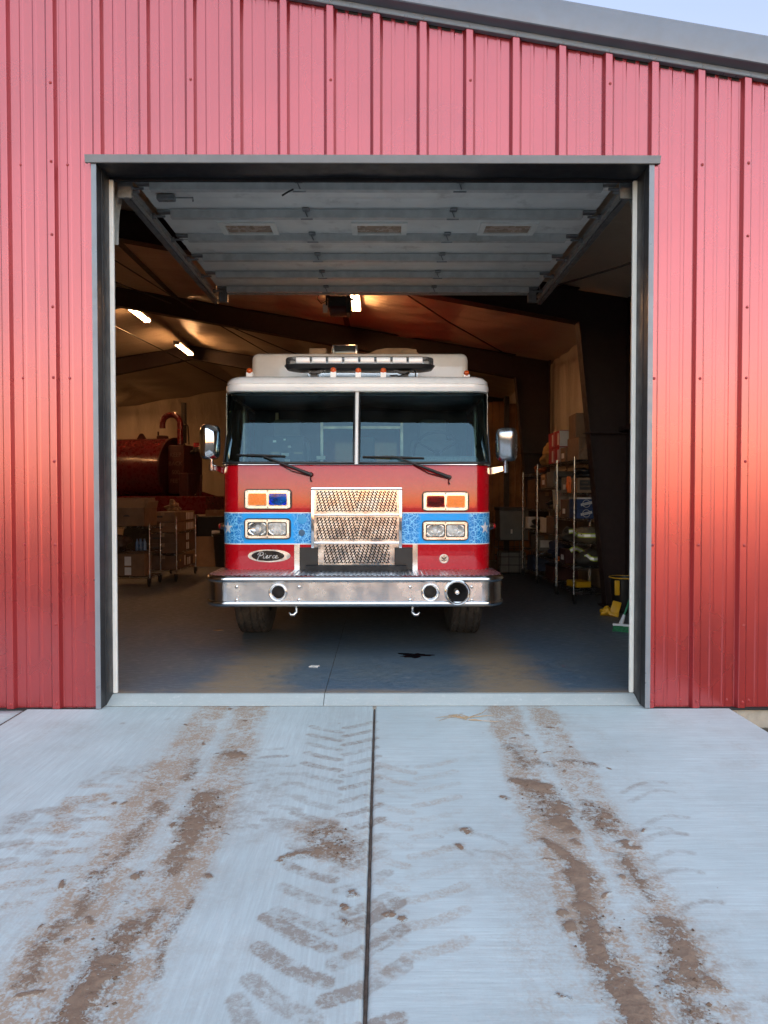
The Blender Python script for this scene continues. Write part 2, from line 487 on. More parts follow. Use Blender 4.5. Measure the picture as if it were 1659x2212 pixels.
b.add([(DX0-0.075, YW-0.052, DZ+0.058), (DX1+0.075, YW-0.052, DZ+0.058), (DX1+0.068, YW-0.056, DZ+0.004), (DX0-0.068, YW-0.056, DZ+0.004),
       (DX0-0.068, YW-0.05, DZ), (DX1+0.068, YW-0.05, DZ), (DX0-0.075, YW-0.03, DZ+0.062), (DX1+0.075, YW-0.03, DZ+0.062),
       (DX0-0.06, YW-0.03, DZ+0.002), (DX1+0.06, YW-0.03, DZ+0.002)],
      [(0,1,2,3), (3,2,5,4), (6,7,1,0), (0,3,4,8,6), (1,7,9,5,2)])
b.build('header_trim', M_header, station, smooth=30)
b = MB()
b.grid(lambda u, v: (DX0 + (DX1-DX0)*u, YW-0.05 + v*0.245, DZ + 0.006 + 0.004*math.sin(u*17)*v + 0.003*math.sin(u*41+2)*v + 0.004*v), 60, 6)
b.build('header_soffit', M_trim, station, smooth=60)
b = MB(); b.box(DX0, DX1, 5.10, 5.125, DZ-0.012, DZ+0.03); b.build('weather_stop', M_black, station)

# interior liners
def liner_front():
    b = MB(); y = 5.18
    for xa, xb, za in ((XL, DX0-0.02, 0), (DX0-0.02, DX1+0.02, DZ+0.25), (DX1+0.02, XR, 0)):
        xs_ = [xa] + ([RIDGE_X] if xa < RIDGE_X < xb else []) + [xb]
        for a, c in zip(xs_[:-1], xs_[1:]):
            b.add([(a, y, za), (c, y, za), (c, y, ceil_z(c)), (a, y, ceil_z(a))], [(0,1,2,3)])
    b.build('front_liner', M_liner_back, station)
liner_front()
rnd = random.Random(4)
def sag(x, y):
    a = abs(math.sin((x+0.3)*PI/1.5))
    return 0.045*a + 0.012*math.sin(y*5.1 + math.sin(x*3)*2) * a + 0.008*math.sin(y*11.3+x*4.0)
b = MB(); b.grid(lambda u, v: (RIDGE_X + (XR-RIDGE_X)*u, 5.18 + (YB-5.18)*v, ceil_z(RIDGE_X + (XR-RIDGE_X)*u) - sag(RIDGE_X + (XR-RIDGE_X)*u, 5.18 + (YB-5.18)*v)), 90, 150)
b.build('ceiling_liner', M_liner_roof, station, smooth=60)
b = MB(); b.grid(lambda u, v: (XL + (RIDGE_X-XL)*u, 5.18 + (YB-5.18)*v, ceil_z(XL + (RIDGE_X-XL)*u) - sag(XL + (RIDGE_X-XL)*u, 5.18 + (YB-5.18)*v)), 60, 90)
b.build('ceiling_liner', M_liner_roof, station, smooth=60)
def wav(y, z): return 0.02*math.sin(y*4.2 + 0.3*math.sin(z*2)) + 0.012*math.sin(y*11 + z*0.6)
b = MB(); b.grid(lambda u, v: (XR - 0.03 + wav(5.18+(YB-5.18)*u, v*4)*0.9, 5.18 + (YB-5.18)*u, v*(ceil_z(XR)+0.02)), 220, 8)
b.build('wall_liner', M_liner_wall, station, smooth=60)
b = MB(); b.grid(lambda u, v: (XL + 0.03, 5.18 + (YB-5.18)*u, v*(ceil_z(XL)+0.02)), 20, 2)
b.build('wall_liner', M_liner_wall, station)
b = MB()
b.grid(lambda u, v: (XL + (XR-XL)*u, YB - 0.05 + wav(u*16, v*5)*0.8, v*ceil_z(XL + (XR-XL)*u)), 260, 8)
b.build('back_liner', M_liner_back, station, smooth=60)

# rigid frames
def frame(Y, depth=0.47):
    w = 0.10
    for s, xo in ((1, 3.16),):
        b = MB()
        zt = ceil_z(xo) - 0.04
        xi0, xi1, zk = 2.90, 2.52, ceil_z(2.52) - depth
        b.add([(xi0, Y, 0), (xo, Y, 0), (xo, Y, zt), (xi1, Y, ceil_z(xi1)-0.05), (xi1, Y, zk)], [(0,1,2,3,4)])
        b.tube([(xi0, Y, 0.0), (xi1, Y, zk)], 0.001, 4)
        for (xa, za), (xb, zb) in (((xi0, 0), (xi1, zk)), ((xo, 0), (xo, zt))):
            b.add([(xa-0.006, Y-w, za), (xa-0.006, Y+w, za), (xb-0.006, Y+w, zb), (xb-0.006, Y-w, zb), (xa+0.006, Y-w, za), (xa+0.006, Y+w, za), (xb+0.006, Y+w, zb), (xb+0.006, Y-w, zb)],
                  [(0,1,2,3),(4,7,6,5),(0,3,7,4),(1,5,6,2),(0,4,5,1),(3,2,6,7)])
        b.box(xi0-0.06, xo+0.05, Y-0.13, Y+0.13, 0.0, 0.018)
        b.box(2.60, xo, Y-w, Y-0.004, 2.22, 2.232)
        b.build('column', M_steel_red, station)
    for xa, xb, da, db in ((2.52, RIDGE_X, depth, depth*0.82), (RIDGE_X, XL+0.1, depth*0.82, depth*1.5)):
        b = MB()
        ta, tb = ceil_z(xa)-0.055, ceil_z(xb)-0.055
        ba, bb = ta-da+0.055, tb-db+0.055
        b.add([(xa, Y, ba), (xb, Y, bb), (xb, Y, tb), (xa, Y, ta)], [(0,1,2,3)])
        for z0, z1 in ((ba, bb), (ta, tb)):
            b.add([(xa, Y-w, z0), (xa, Y+w, z0), (xb, Y+w, z1), (xb, Y-w, z1), (xa, Y-w, z0+0.01), (xa, Y+w, z0+0.01), (xb, Y+w, z1+0.01), (xb, Y-w, z1+0.01)],
                  [(0,1,2,3),(4,7,6,5),(0,3,7,4),(1,5,6,2),(0,4,5,1),(3,2,6,7)])
        b.build('rafter', M_steel_red, station)
for Y in (9.15, 13.4, 18.5): frame(Y)
# girts on the side wall, brace rods under the roof
for z in (2.30,):
    for ya, yb in ((5.2, 9.12), (9.18, 13.37), (13.43, 18.4), (18.6, 25.3)):
        b = MB(); b.box(3.06, 3.24, ya, yb, z-0.006, z+0.006); b.box(3.055, 3.067, ya, yb, z-0.05, z+0.012); b.build('girt', M_steel_red, station)
for p, q in (((-5.2, 13.6, 4.72), (-2.6, 24.8, 4.10)), ((-4.3, 9.4, 5.02), (-2.4, 18.3, 4.80)), ((-3.6, 13.6, 4.95), (-0.6, 18.3, 4.5)), ((-0.25, 9.3, 4.42), (2.4, 13.2, 4.0)),
             ((-5.4, 9.3, 5.05), (-3.9, 13.3, 5.0)), ((1.9, 9.0, 3.98), (3.1, 5.9, 3.75))):
    mid = (Vector(p)+Vector(q))/2 - Vector((0, 0, 0.05))
    b = MB(); b.tube([p, mid, q], 0.011, 6); b.build('brace_rod', M_conduit, station)
b = MB()
for x in (-0.62, -3.8):
    b = MB(); b.box(x-0.05, x+0.05, 9.4, 13.2, ceil_z(x)-0.075, ceil_z(x)-0.065); b.build('strap', M_conduit, station)
# ================================================================== floor slabs and apron
ZA = -0.05
def floor_mat():
    m, ns, ls = nodes_of('worn_blue_floor_paint')
    b = ns['Principled BSDF']
    tc = ns.new('ShaderNodeTexCoord'); P = tc.outputs['Object']
    sep = ns.new('ShaderNodeSeparateXYZ'); ls.new(P, sep.inputs[0])
    n1 = noise(ns, ls, 3.0, 8, 0.7, stretch=(0.7, 1.6, 1)); n2 = noise(ns, ls, 22, 7, 0.7, stretch=(0.5, 1.4, 1)); n3 = noise(ns, ls, 1.1, 4, 0.6)
    blue = mixc(ns, ls, maprange(ns, ls, n3, 0.3, 0.7), (0.07, 0.115, 0.165), (0.11, 0.14, 0.16))
    grey = (0.24, 0.25, 0.25)
    worn = mixc(ns, ls, maprange(ns, ls, n2, 0.52, 0.72, 0, 0.6), blue, grey)
    # two dusty wheel lanes running out of the bay
    def lane(x0, w):
        d = math_node(ns, ls, 'ABSOLUTE', math_node(ns, ls, 'SUBTRACT', sep.outputs[0], x0))
        d = math_node(ns, ls, 'ADD', d, math_node(ns, ls, 'MULTIPLY', math_node(ns, ls, 'SUBTRACT', n1, 0.5), 0.62))
        return maprange(ns, ls, d, w*1.25, w*0.25)
    ln = math_node(ns, ls, 'MAXIMUM', lane(-1.02, 0.36), lane(0.98, 0.36))
    fade = maprange(ns, ls, sep.outputs[1], 8.3, 6.0, 0.15, 1.0)
    ln = math_node(ns, ls, 'MULTIPLY', math_node(ns, ls, 'MULTIPLY', ln, fade), maprange(ns, ls, n2, 0.3, 0.55, 0.45, 0.95))
    c = mixc(ns, ls, ln, worn, (0.27, 0.20, 0.13))
    edge = maprange(ns, ls, sep.outputs[1], 5.26, 5.10, 0, 0.8)
    edge = math_node(ns, ls, 'MULTIPLY', edge, maprange(ns, ls, n1, 0.35, 0.6))
    c = mixc(ns, ls, edge, c, (0.27, 0.20, 0.14))
    far = maprange(ns, ls, sep.outputs[1], 6.0, 9.0)  # base colour darkened deeper in the bay to dim the tube-lit floor
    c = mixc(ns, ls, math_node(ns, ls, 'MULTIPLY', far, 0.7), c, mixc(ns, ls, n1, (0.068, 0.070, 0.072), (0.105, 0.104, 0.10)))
    ls.new(c, b.inputs['Base Color'])
    ls.new(maprange(ns, ls, n2, 0.3, 0.7, 0.38, 0.7), b.inputs['Roughness'])
    bn = ns.new('ShaderNodeBump'); bn.inputs['Strength'].default_value = 0.25; bn.inputs['Distance'].default_value = 0.004
    ls.new(n2, bn.inputs['Height']); ls.new(bn.outputs[0], b.inputs['Normal'])
    return m
M_floor = floor_mat()
XJ = -0.405
for xa, xb in ((XL, XJ-0.0025), (XJ+0.0025, XR)):
    b = MB(); b.box(xa, xb, 5.105, YB, -0.15, 0.0)
    tag(b.build('floor', M_floor), 'worn blue painted concrete floor of the bay', kind='structure')
def concrete_mat(name, attr, dim=1.0, along=False):
    m, ns, ls = nodes_of(name)
    b = ns['Principled BSDF']
    n1 = noise(ns, ls, 1.2, 6, 0.6); n2 = noise(ns, ls, 30, 6, 0.7)
    br = noise(ns, ls, 1.0, 5, 0.7, stretch=(95, 5, 1) if along else (6, 95, 1))      # broom finish
    br2 = noise(ns, ls, 1.0, 3, 0.6, stretch=(34, 1.6, 1) if along else (1.6, 34, 1))
    grit = noise(ns, ls, 120, 3, 0.7); patch = noise(ns, ls, 5, 6, 0.7)
    c = mixc(ns, ls, maprange(ns, ls, n1, 0.3, 0.7), tuple(dim*q for q in (0.505, 0.59, 0.60)), tuple(dim*q for q in (0.61, 0.70, 0.71)))
    c = mixc(ns, ls, maprange(ns, ls, br, 0.3, 0.75, 0.0, 0.42), c, (0.36, 0.39, 0.40))
    c = mixc(ns, ls, maprange(ns, ls, n2, 0.52, 0.75, 0.0, 0.45), c, (0.62, 0.62, 0.61))
    c = mixc(ns, ls, maprange(ns, ls, br2, 0.38, 0.62, 0.0, 0.20), c, (0.37, 0.41, 0.415))
    c = mixc(ns, ls, maprange(ns, ls, grit, 0.60, 0.78, 0.0, 0.55), c, (0.72, 0.74, 0.74))
    c = mixc(ns, ls, maprange(ns, ls, grit, 0.40, 0.22, 0.0, 0.45), c, (0.26, 0.27, 0.27))
    c = mixc(ns, ls, maprange(ns, ls, patch, 0.52, 0.78, 0.0, 0.30), c, (0.40, 0.39, 0.36))
    hb = math_node(ns, ls, 'ADD', math_node(ns, ls, 'MULTIPLY', br, 0.7), math_node(ns, ls, 'MULTIPLY', br2, 0.6))
    rough = 0.8
    if attr:
        at_ = ns.new('ShaderNodeAttribute'); at_.attribute_name = 'stain'
        sp = ns.new('ShaderNodeSeparateColor'); ls.new(at_.outputs['Color'], sp.inputs[0])
        e1 = noise(ns, ls, 26, 7, 0.66, dist=0.4); e2 = noise(ns, ls, 9, 6, 0.62); e3 = noise(ns, ls, 75, 4, 0.6)
        ee = math_node(ns, ls, 'ADD', math_node(ns, ls, 'MULTIPLY', e1, 0.55), math_node(ns, ls, 'MULTIPLY', e2, 0.45))
        # dust film (tan), tread print (grey brown), caked mud (dark brown)
        dust = math_node(ns, ls, 'MULTIPLY', sp.outputs[1], math_node(ns, ls, 'MULTIPLY', maprange(ns, ls, ee, 0.36, 0.62, 0.2, 1.5), maprange(ns, ls, noise(ns, ls, 85, 5, 0.75), 0.36, 0.60, 0.25, 1.35)))
        dust = math_node(ns, ls, 'MULTIPLY', dust, maprange(ns, ls, br, 0.25, 0.7, 1.25, 0.7), True)
        c = mixc(ns, ls, math_node(ns, ls, 'MULTIPLY', dust, 0.85), c, mixc(ns, ls, e2, (0.36, 0.225, 0.13), (0.38, 0.27, 0.185)))
        dk = math_node(ns, ls, 'MULTIPLY', sp.outputs[2], math_node(ns, ls, 'MULTIPLY', maprange(ns, ls, ee, 0.40, 0.56, 0.25, 1.15), maprange(ns, ls, noise(ns, ls, 70, 5, 0.75), 0.36, 0.56, 0.45, 1.15)))
        dk = math_node(ns, ls, 'MULTIPLY', dk, maprange(ns, ls, br, 0.25, 0.75, 1.15, 0.75), True)
        c = mixc(ns, ls, math_node(ns, ls, 'MULTIPLY', dk, 0.82), c, mixc(ns, ls, e2, (0.30, 0.215, 0.15), (0.25, 0.225, 0.205)))
        fine = math_node(ns, ls, 'ADD', math_node(ns, ls, 'MULTIPLY', ee, 0.6), math_node(ns, ls, 'MULTIPLY', noise(ns, ls, 62, 6, 0.7, dist=0.6), 0.4))
        md = math_node(ns, ls, 'SUBTRACT', math_node(ns, ls, 'ADD', sp.outputs[0], math_node(ns, ls, 'MULTIPLY', math_node(ns, ls, 'SUBTRACT', fine, 0.5), 4.0)), 0.54)
        md = math_node(ns, ls, 'MULTIPLY', math_node(ns, ls, 'GREATER_THAN', sp.outputs[0], 0.03), md) if False else md
        md = math_node(ns, ls, 'MAXIMUM', maprange(ns, ls, md, -0.04, 0.10), math_node(ns, ls, 'MULTIPLY', maprange(ns, ls, md, -0.9, 0.0), math_node(ns, ls, 'MULTIPLY', maprange(ns, ls, sp.outputs[0], 0.02, 0.35), maprange(ns, ls, noise(ns, ls, 110, 4, 0.75), 0.46, 0.60, 0.0, 0.62))))
        mcol = mixc(ns, ls, e3, (0.165, 0.105, 0.07), (0.31, 0.21, 0.145))
        mcol = mixc(ns, ls, maprange(ns, ls, e2, 0.4, 0.65, 0, 0.6), mcol, (0.285, 0.20, 0.14))
        c = mixc(ns, ls, md, c, mcol)
        hb = math_node(ns, ls, 'ADD', math_node(ns, ls, 'MULTIPLY', hb, math_node(ns, ls, 'SUBTRACT', 1.0, math_node(ns, ls, 'MULTIPLY', md, 0.8))),
                       math_node(ns, ls, 'MULTIPLY', md, math_node(ns, ls, 'ADD', 1.4, math_node(ns, ls, 'MULTIPLY', math_node(ns, ls, 'ADD', e1, e3), 3.0))))
    ls.new(c, b.inputs['Base Color'])
    b.inputs['Roughness'].default_value = rough
    bn = ns.new('ShaderNodeBump'); bn.inputs['Strength'].default_value = 0.55; bn.inputs['Distance'].default_value = 0.0028
    ls.new(hb, bn.inputs['Height']); ls.new(bn.outputs[0], b.inputs['Normal'])
    return m
M_conc = concrete_mat('broom_concrete', True)
M_conc_l = concrete_mat('broom_concrete_lengthwise', True, 0.97, True)
M_conc_plain = concrete_mat('trowelled_concrete', False, 0.72)
# threshold strip: the bare edge of the slab in the doorway
for xa, xb in ((DX0-0.06, XJ-0.0025), (XJ+0.0025, DX1+0.06)):
    b = MB(); b.add([(xa, 4.955, -0.2), (xb, 4.955, -0.2), (xb, 4.955, ZA+0.002), (xa, 4.955, ZA+0.002), (xb, 5.075, -0.001), (xa, 5.075, -0.001), (xb, 5.105, -0.001), (xa, 5.105, -0.001), (xb, 5.105, -0.2), (xa, 5.105, -0.2)], [(0,1,2,3), (3,2,4,5), (5,4,6,7), (7,6,8,9), (0,3,5,7,9), (1,8,6,4,2)])
    tag(b.build('threshold', M_conc_plain), 'bare concrete strip in the doorway', kind='structure')

# ---- apron: painted by stains that follow the wheel tracks
rng = np.random.default_rng(7)
GX0, GX1, GY0, GY1 = -2.45, 2.42, 0.95, 4.955
def vnoise(x, y, seed):
    r = np.random.default_rng(seed); T = r.random((64, 64))
    xi = np.floor(x).astype(int); yi = np.floor(y).astype(int); fx = x-xi; fy = y-yi
    fx = fx*fx*(3-2*fx); fy = fy*fy*(3-2*fy)
    g_ = lambda a, c: T[a % 64, c % 64]
    return (g_(xi, yi)*(1-fx)+g_(xi+1, yi)*fx)*(1-fy) + (g_(xi, yi+1)*(1-fx)+g_(xi+1, yi+1)*fx)*fy
class Stain:
    def __init__(s, X, Y):
        s.X, s.Y = X, Y
        s.mud = np.zeros_like(X); s.dust = np.zeros_like(X); s.dark = np.zeros_like(X)
        s.wx = (vnoise(X*7, Y*7, 1)-0.5)*0.03 + (vnoise(X*19, Y*19, 2)-0.5)*0.014
        s.wy = (vnoise(X*7, Y*7, 3)-0.5)*0.03 + (vnoise(X*19, Y*19, 4)-0.5)*0.014
    def seg(s, pts, w, warp=1.0):
        """distance to a polyline in units of half width, pts world (x, y[, w])"""
        X = s.X + s.wx*warp; Y = s.Y + s.wy*warp
        D = np.full(X.shape, 9.0)
        P = [(p[0], p[1], (p[2] if len(p) > 2 else w)) for p in pts]
        xs_ = [p[0] for p in P]; ys_ = [p[1] for p in P]; mw = max(p[2] for p in P)*2.2 + 0.05
        sel = (X > min(xs_)-mw) & (X < max(xs_)+mw) & (Y > min(ys_)-mw) & (Y < max(ys_)+mw)
        if not sel.any(): return D
        xx, yy = X[sel], Y[sel]; d = np.full(xx.shape, 9.0)
        for (x0, y0, w0), (x1, y1, w1) in zip(P[:-1], P[1:]):
            dx, dy = x1-x0, y1-y0; L = dx*dx+dy*dy + 1e-12
            t = np.clip(((xx-x0)*dx+(yy-y0)*dy)/L, 0, 1)
            d = np.minimum(d, np.hypot(xx-x0-t*dx, yy-y0-t*dy)/(w0+(w1-w0)*t))
        D[sel] = d
        return D
    def add(s, ch, pts, w, amt, soft=0.5, warp=1.0, mod=None):
        D = s.seg(pts, w, warp)
        v = np.clip((1.0+soft*0.5-D)/max(soft, 1e-3), 0, 1); v = v*v*(3-2*v)*amt
        if mod is not None: v = v*mod
        A = getattr(s, ch)
        np.maximum(A, v, out=A)
def G2(px, py):
    p = gr(px, py, ZA); return (p.x, p.y)
def paint(S):
    X, Y = S.X, S.Y
    b1 = vnoise(X*3.1, Y*2.2, 11); b2 = vnoise(X*9, Y*7, 12); b3 = vnoise(X*24, Y*20, 13)
    pat = np.clip(0.30 + 1.0*(0.45*b1+0.35*b2+0.2*b3), 0, 1.15)
    lug = 0.72 + 0.28*np.sin(Y*2*PI/0.055 + 6*b1)
    # wheel lanes in image pixels -> ground
    L1 = [G2(*p) for p in ((462,1528),(400,1620),(345,1700),(280,1800),(215,1900),(140,2020),(60,2150),(-30,2290))]
    L2 = [G2(*p) for p in ((545,1528),(510,1620),(470,1710),(420,1800),(365,1900),(300,2020),(225,2150),(150,2290))]
    R1 = [G2(*p) for p in ((1085,1528),(1110,1600),(1140,1680),(1180,1770),(1230,1870),(1275,1970),(1320,2080),(1375,2200),(1420,2300))]
    R2 = [G2(*p) for p in ((1165,1528),(1215,1620),(1260,1700),(1310,1780),(1365,1870),(1425,1970),(1480,2080),(1545,2200),(1600,2300))]
    for L, w, a in ((L1, 0.115, 1.0), (L2, 0.115, 1.0), (R1, 0.11, 0.9), (R2, 0.10, 0.8)):
        S.add('dust', L, w, a, 1.0, 1.0, np.clip(pat*1.25, 0, 1.2))
    for A, B, a in ((L1, L2, 0.5), (R1, R2, 0.3)):
        mid = [((p[0]+q[0])/2, (p[1]+q[1])/2) for p, q in zip(A, B)]
        S.add('dust', mid, 0.26, a, 0.9, 1.0, pat)
    S.add('dust', L1, 0.19, 0.40, 1.2, 1.0, pat)
    # a looser smear left of the left lane and low centre right
    S.add('dust', [G2(90,1900), G2(30,2010), G2(-40,2150)], 0.20, 0.30, 1.4, 1.0, pat)
    S.add('dust', [G2(1130,1860), G2(1160,1990), G2(1210,2150)], 0.13, 0.34, 1.3, 1.0, pat)
    # caked mud: centre px, width px
    def cake(pts, amt=1.0, soft=1.7):
        q = []
        for (px, py, wpx) in pts:
            a = gr(px, py, ZA); w = wpx*a.y/1534.0
            q.append((a.x, a.y, w*1.3))
        S.add('mud', q, 0.1, amt, soft, 1.6, 0.55+0.6*b2)
    cake([(455,1722,26),(430,1760,34),(405,1800,22)]); cake([(400,1810,16),(385,1850,20),(360,1885,14)], 0.85)
    cake([(345,1735,12),(300,1800,12),(262,1850,10)], 0.62); cake([(250,1855,10),(200,1930,14),(165,1990,12)], 0.62)
    cake([(262,2015,24),(225,2090,34),(190,2150,34),(150,2230,36)], 1.0); cake([(330,1975,18),(290,2030,14)], 0.75)
    cake([(130,2000,14),(90,2060,18),(50,2120,18)], 0.62); cake([(400,1950,8),(375,2000,9),(330,2110,9)], 0.6)
    cake([(500,1632,22),(525,1634,10)], 0.85); cake([(420,1640,8),(400,1680,9)], 0.5)
    cake([(700,1800,30),(715,1825,40),(745,1845,30)], 0.62); cake([(605,1850,12),(640,1852,14),(680,1845,16)], 0.75)
    S.add('dust', [G2(690,1800), G2(720,1830), G2(760,1850)], 0.13, 0.85, 1.2, 1.4, pat)
    for px, py in ((738,1955),(755,1925),(830,1970),(860,1985),(740,1990),(1010,1795),(985,1830)): cake([(px, py, 9), (px+6, py+4, 8)], 0.75, 1.2)
    cake([(1115,1688,14),(1160,1700,24),(1190,1740,30),(1205,1780,24),(1240,1800,12)], 1.0)
    cake([(1272,1742,16),(1300,1765,26),(1318,1795,18)], 1.0); cake([(1345,1818,10),(1352,1824,8)], 1.0, 0.6)
    cake([(1180,1815,10),(1235,1860,16),(1262,1900,20),(1275,1950,14)], 0.9)
    cake([(1270,1960,18),(1285,2030,20),(1310,2090,26),(1350,2150,34),(1390,2230,30)], 1.0)
    cake([(1350,1850,14),(1380,1890,16),(1420,1940,10)], 0.68); cake([(1440,1990,22),(1470,2050,26),(1500,2120,22)], 0.95)
    cake([(1510,2080,12),(1560,2140,14)], 0.7); cake([(1450,2110,24),(1480,2170,26),(1520,2230,30)], 0.95)
    cake([(1105,1612,10),(1135,1655,12)], 0.55); cake([(1230,1645,12),(1285,1655,14)], 0.6); cake([(1160,1645,10),(1200,1655,8)], 0.6)
    for k in range(70):                       # crumbs beside the lanes
        L = (L1, L2, R1, R2)[k % 4]; i = rng.integers(1, len(L)-1); t = rng.random()
        x = L[i][0]*(1-t)+L[i-1][0]*t + rng.normal(0, 0.10); y = L[i][1]*(1-t)+L[i-1][1]*t
        r_ = 0.005 + 0.016*rng.random()**2
        S.add('mud', [(x, y), (x+rng.normal(0, .02), y+rng.normal(0, .02))], r_, 0.8, 1.4, 1.2)
    # tractor tread: chevrons left of the joint
    def chevrons(path, pitch, halfw, w, amt, ch='dark', phase=0.0, arms=(1, 1), tip=0.55, curve=0.25):
        d = 0.0; pts = path; k = 0
        total = sum(math.hypot(b[0]-a[0], b[1]-a[1]) for a, b in zip(pts[:-1], pts[1:]))
        pos = phase
        while pos < total:
            acc = 0
            for a, c in zip(pts[:-1], pts[1:]):
                l = math.hypot(c[0]-a[0], c[1]-a[1])
                if acc + l >= pos:
                    t = (pos-acc)/l; x = a[0]+(c[0]-a[0])*t; y = a[1]+(c[1]-a[1])*t
                    tx, ty = (c[0]-a[0])/l, (c[1]-a[1])/l; break
                acc += l
            nx, ny = -ty, tx
            for s_, on in ((1, arms[0]), (-1, arms[1])):
                if not on: continue
                sh = 0 if s_ > 0 else pitch*0.5
                aa = amt*(0.55+0.55*rng.random())
                P = []
                for q in (0.06, 0.35, 0.68, 1.0):
                    fwd = sh + tip*halfw*(1-q) - curve*halfw*q*(1-q)*-1.2
                    P.append((x + nx*s_*halfw*q + tx*fwd, y + ny*s_*halfw*q + ty*fwd))
                S.add(ch, P, w, aa, 0.18, 0.30)
            pos += pitch
    cl = [G2(742,1560), G2(735,1700), G2(728,1830), G2(722,1950), G2(715,2060), G2(700,2150), G2(640,2250)]
    chevrons(cl[:4], 0.155, 0.20, 0.026, 0.78, tip=0.6)
    chevrons(cl[3:], 0.165, 0.235, 0.033, 1.1, tip=0.75)
    cr = [G2(900,1640), G2(892,1750), G2(885,1850), G2(878,1960), G2(872,2060)]
    chevrons(cr, 0.16, 0.21, 0.026, 0.34, 'dust', tip=0.55)
    # turning prints at the left and beside the left lane
    chevrons([G2(60,1960), G2(110,1860), G2(175,1780), G2(265,1700), G2(330,1660)], 0.15, 0.20, 0.026, 0.62, 'dust', tip=0.1)
    chevrons([G2(20,1870), G2(75,1800), G2(150,1740)], 0.16, 0.12, 0.030, 0.6, tip=0.3)
    chevrons([G2(560,1790), G2(590,1720), G2(575,1660), G2(545,1620)], 0.13, 0.15, 0.022, 0.62, tip=0.15)
    S.add('dark', [G2(520,1660), G2(560,1680), G2(600,1730)], 0.11, 0.40, 1.3, 1.5, b2*1.5)
    S.add('dark', [G2(530,1760), G2(620,1790)], 0.13, 0.42, 1.4, 1.5, b2*1.6)
    S.add('dark', [G2(560,1810), G2(640,1760), G2(690,1720)], 0.05, 0.35, 1.4, 1.5, b2*1.4)
    S.add('dark', [G2(25,1790), G2(40,1765)], 0.06, 0.75, 0.6); S.add('dust', [G2(130,1790), G2(150,1735), G2(215,1720)], 0.05, 0.8, 0.8)
    S.add('dark', [G2(200,1690), G2(260,1660)], 0.05, 0.5, 1.0); S.add('dark', [G2(275,1680), G2(330,1650)], 0.035, 0.4, 1.0)
    # faint curved prints to the right
    for i, (px, py) in enumerate(((1345,1700),(1365,1720),(1350,1800),(1385,1810),(1400,1850),(1415,1890),(1465,1960),(1500,2025),(1530,2090),(1590,2170),(1390,1775))):
        P = [G2(px, py+12), G2(px+25, py-4), G2(px+58, py-13), G2(px+95, py-8)]
        S.add('dark', P, 0.016, 0.42 if i % 3 else 0.58, 0.7, 0.5)
    for px, py in ((1020,1800),(985,1790),(960,1830),(1030,1835)):
        S.add('dark', [G2(px, py), G2(px+40, py+6), G2(px+75, py+22)], 0.013, 0.42, 0.7, 0.5)
    # rare drips and spots
    for k in range(46):
        x = rng.uniform(GX0, GX1); y = rng.uniform(1.6, 4.8); r_ = 0.006+0.014*rng.random()**2
        S.add('dark', [(x, y), (x+0.004, y+r_)], r_, 0.5*rng.random()+0.25, 0.8, 0.6)
    # general traffic greyness
    S.dark = np.maximum(S.dark, 0.24*np.clip(b1*1.7-0.6, 0, 1)*b2); S.dust = np.maximum(S.dust, 0.10*np.clip(b2*1.5-0.6, 0, 1))
def slab(name, x0, x1, y0, y1, step, label, stained=True, mat=None):
    nx = max(2, int((x1-x0)/step)); ny = max(2, int((y1-y0)/step*0.85))
    X, Y = np.meshgrid(np.linspace(x0, x1, nx+1), np.linspace(y0, y1, ny+1))
    Z = np.full(X.shape, ZA)
    S = Stain(X, Y)
    if stained: paint(S)
    ed = np.minimum(np.minimum(X-x0, x1-X), np.minimum(Y-y0, y1-Y))
    Z = Z - np.clip(0.012-ed, 0, 0.012)**2/0.012*0.8
    Z = Z + np.clip(S.mud-0.40, 0, 0.6)*0.011*(0.4+vnoise(X*40, Y*40, 21))
    nv = X.size
    co = np.stack([X.ravel(), Y.ravel(), Z.ravel()], 1)
    idx = np.arange(nv).reshape(X.shape)
    q = np.stack([idx[:-1, :-1].ravel(), idx[:-1, 1:].ravel(), idx[1:, 1:].ravel(), idx[1:, :-1].ravel()], 1)
    # skirt
    ring = np.concatenate([idx[0, :], idx[1:, -1], idx[-1, -2::-1], idx[-2:0:-1, 0]])
    sk = co[ring].copy(); sk[:, 2] = -0.2
    ri = np.arange(len(ring)); co = np.concatenate([co, sk]); rn = np.roll(ri, -1)
    q2 = np.stack([ring[ri], nv+ri, nv+rn, ring[rn]], 1)
    F = np.concatenate([q, q2])
    me = bpy.data.meshes.new(name)
    me.vertices.add(len(co)); me.vertices.foreach_set('co', co.ravel())
    me.loops.add(F.size); me.loops.foreach_set('vertex_index', F.ravel().astype(np.int32))
    me.polygons.add(len(F)); me.polygons.foreach_set('loop_start', np.arange(0, F.size, 4, dtype=np.int32))
    me.update(calc_edges=True)
    me.polygons.foreach_set('use_smooth', [True]*len(F))
    a = me.color_attributes.new('stain', 'FLOAT_COLOR', 'POINT')
    cc = np.zeros((len(co), 4), np.float32); cc[:, 3] = 1
    cc[:nv, 0] = S.mud.ravel(); cc[:nv, 1] = S.dust.ravel(); cc[:nv, 2] = S.dark.ravel()
    a.data.foreach_set('color', cc.ravel())
    me.materials.append(mat or M_conc)
    o = bpy.data.objects.new(name, me); put(o)
    return tag(o, label, kind='structure')
XC = -0.045
slab('apron', GX0, XC-0.006, GY0, GY1, 0.0085, 'broom finished concrete apron with muddy wheel tracks', True, M_conc_l)
slab('apron', XC+0.006, GX1, GY0, GY1, 0.0085, 'broom finished concrete apron with caked mud tracks')
slab('walk', -6.0, GX0-0.012, 1.0, 4.89, 0.10, 'concrete walk along the wall', False)
b = MB()
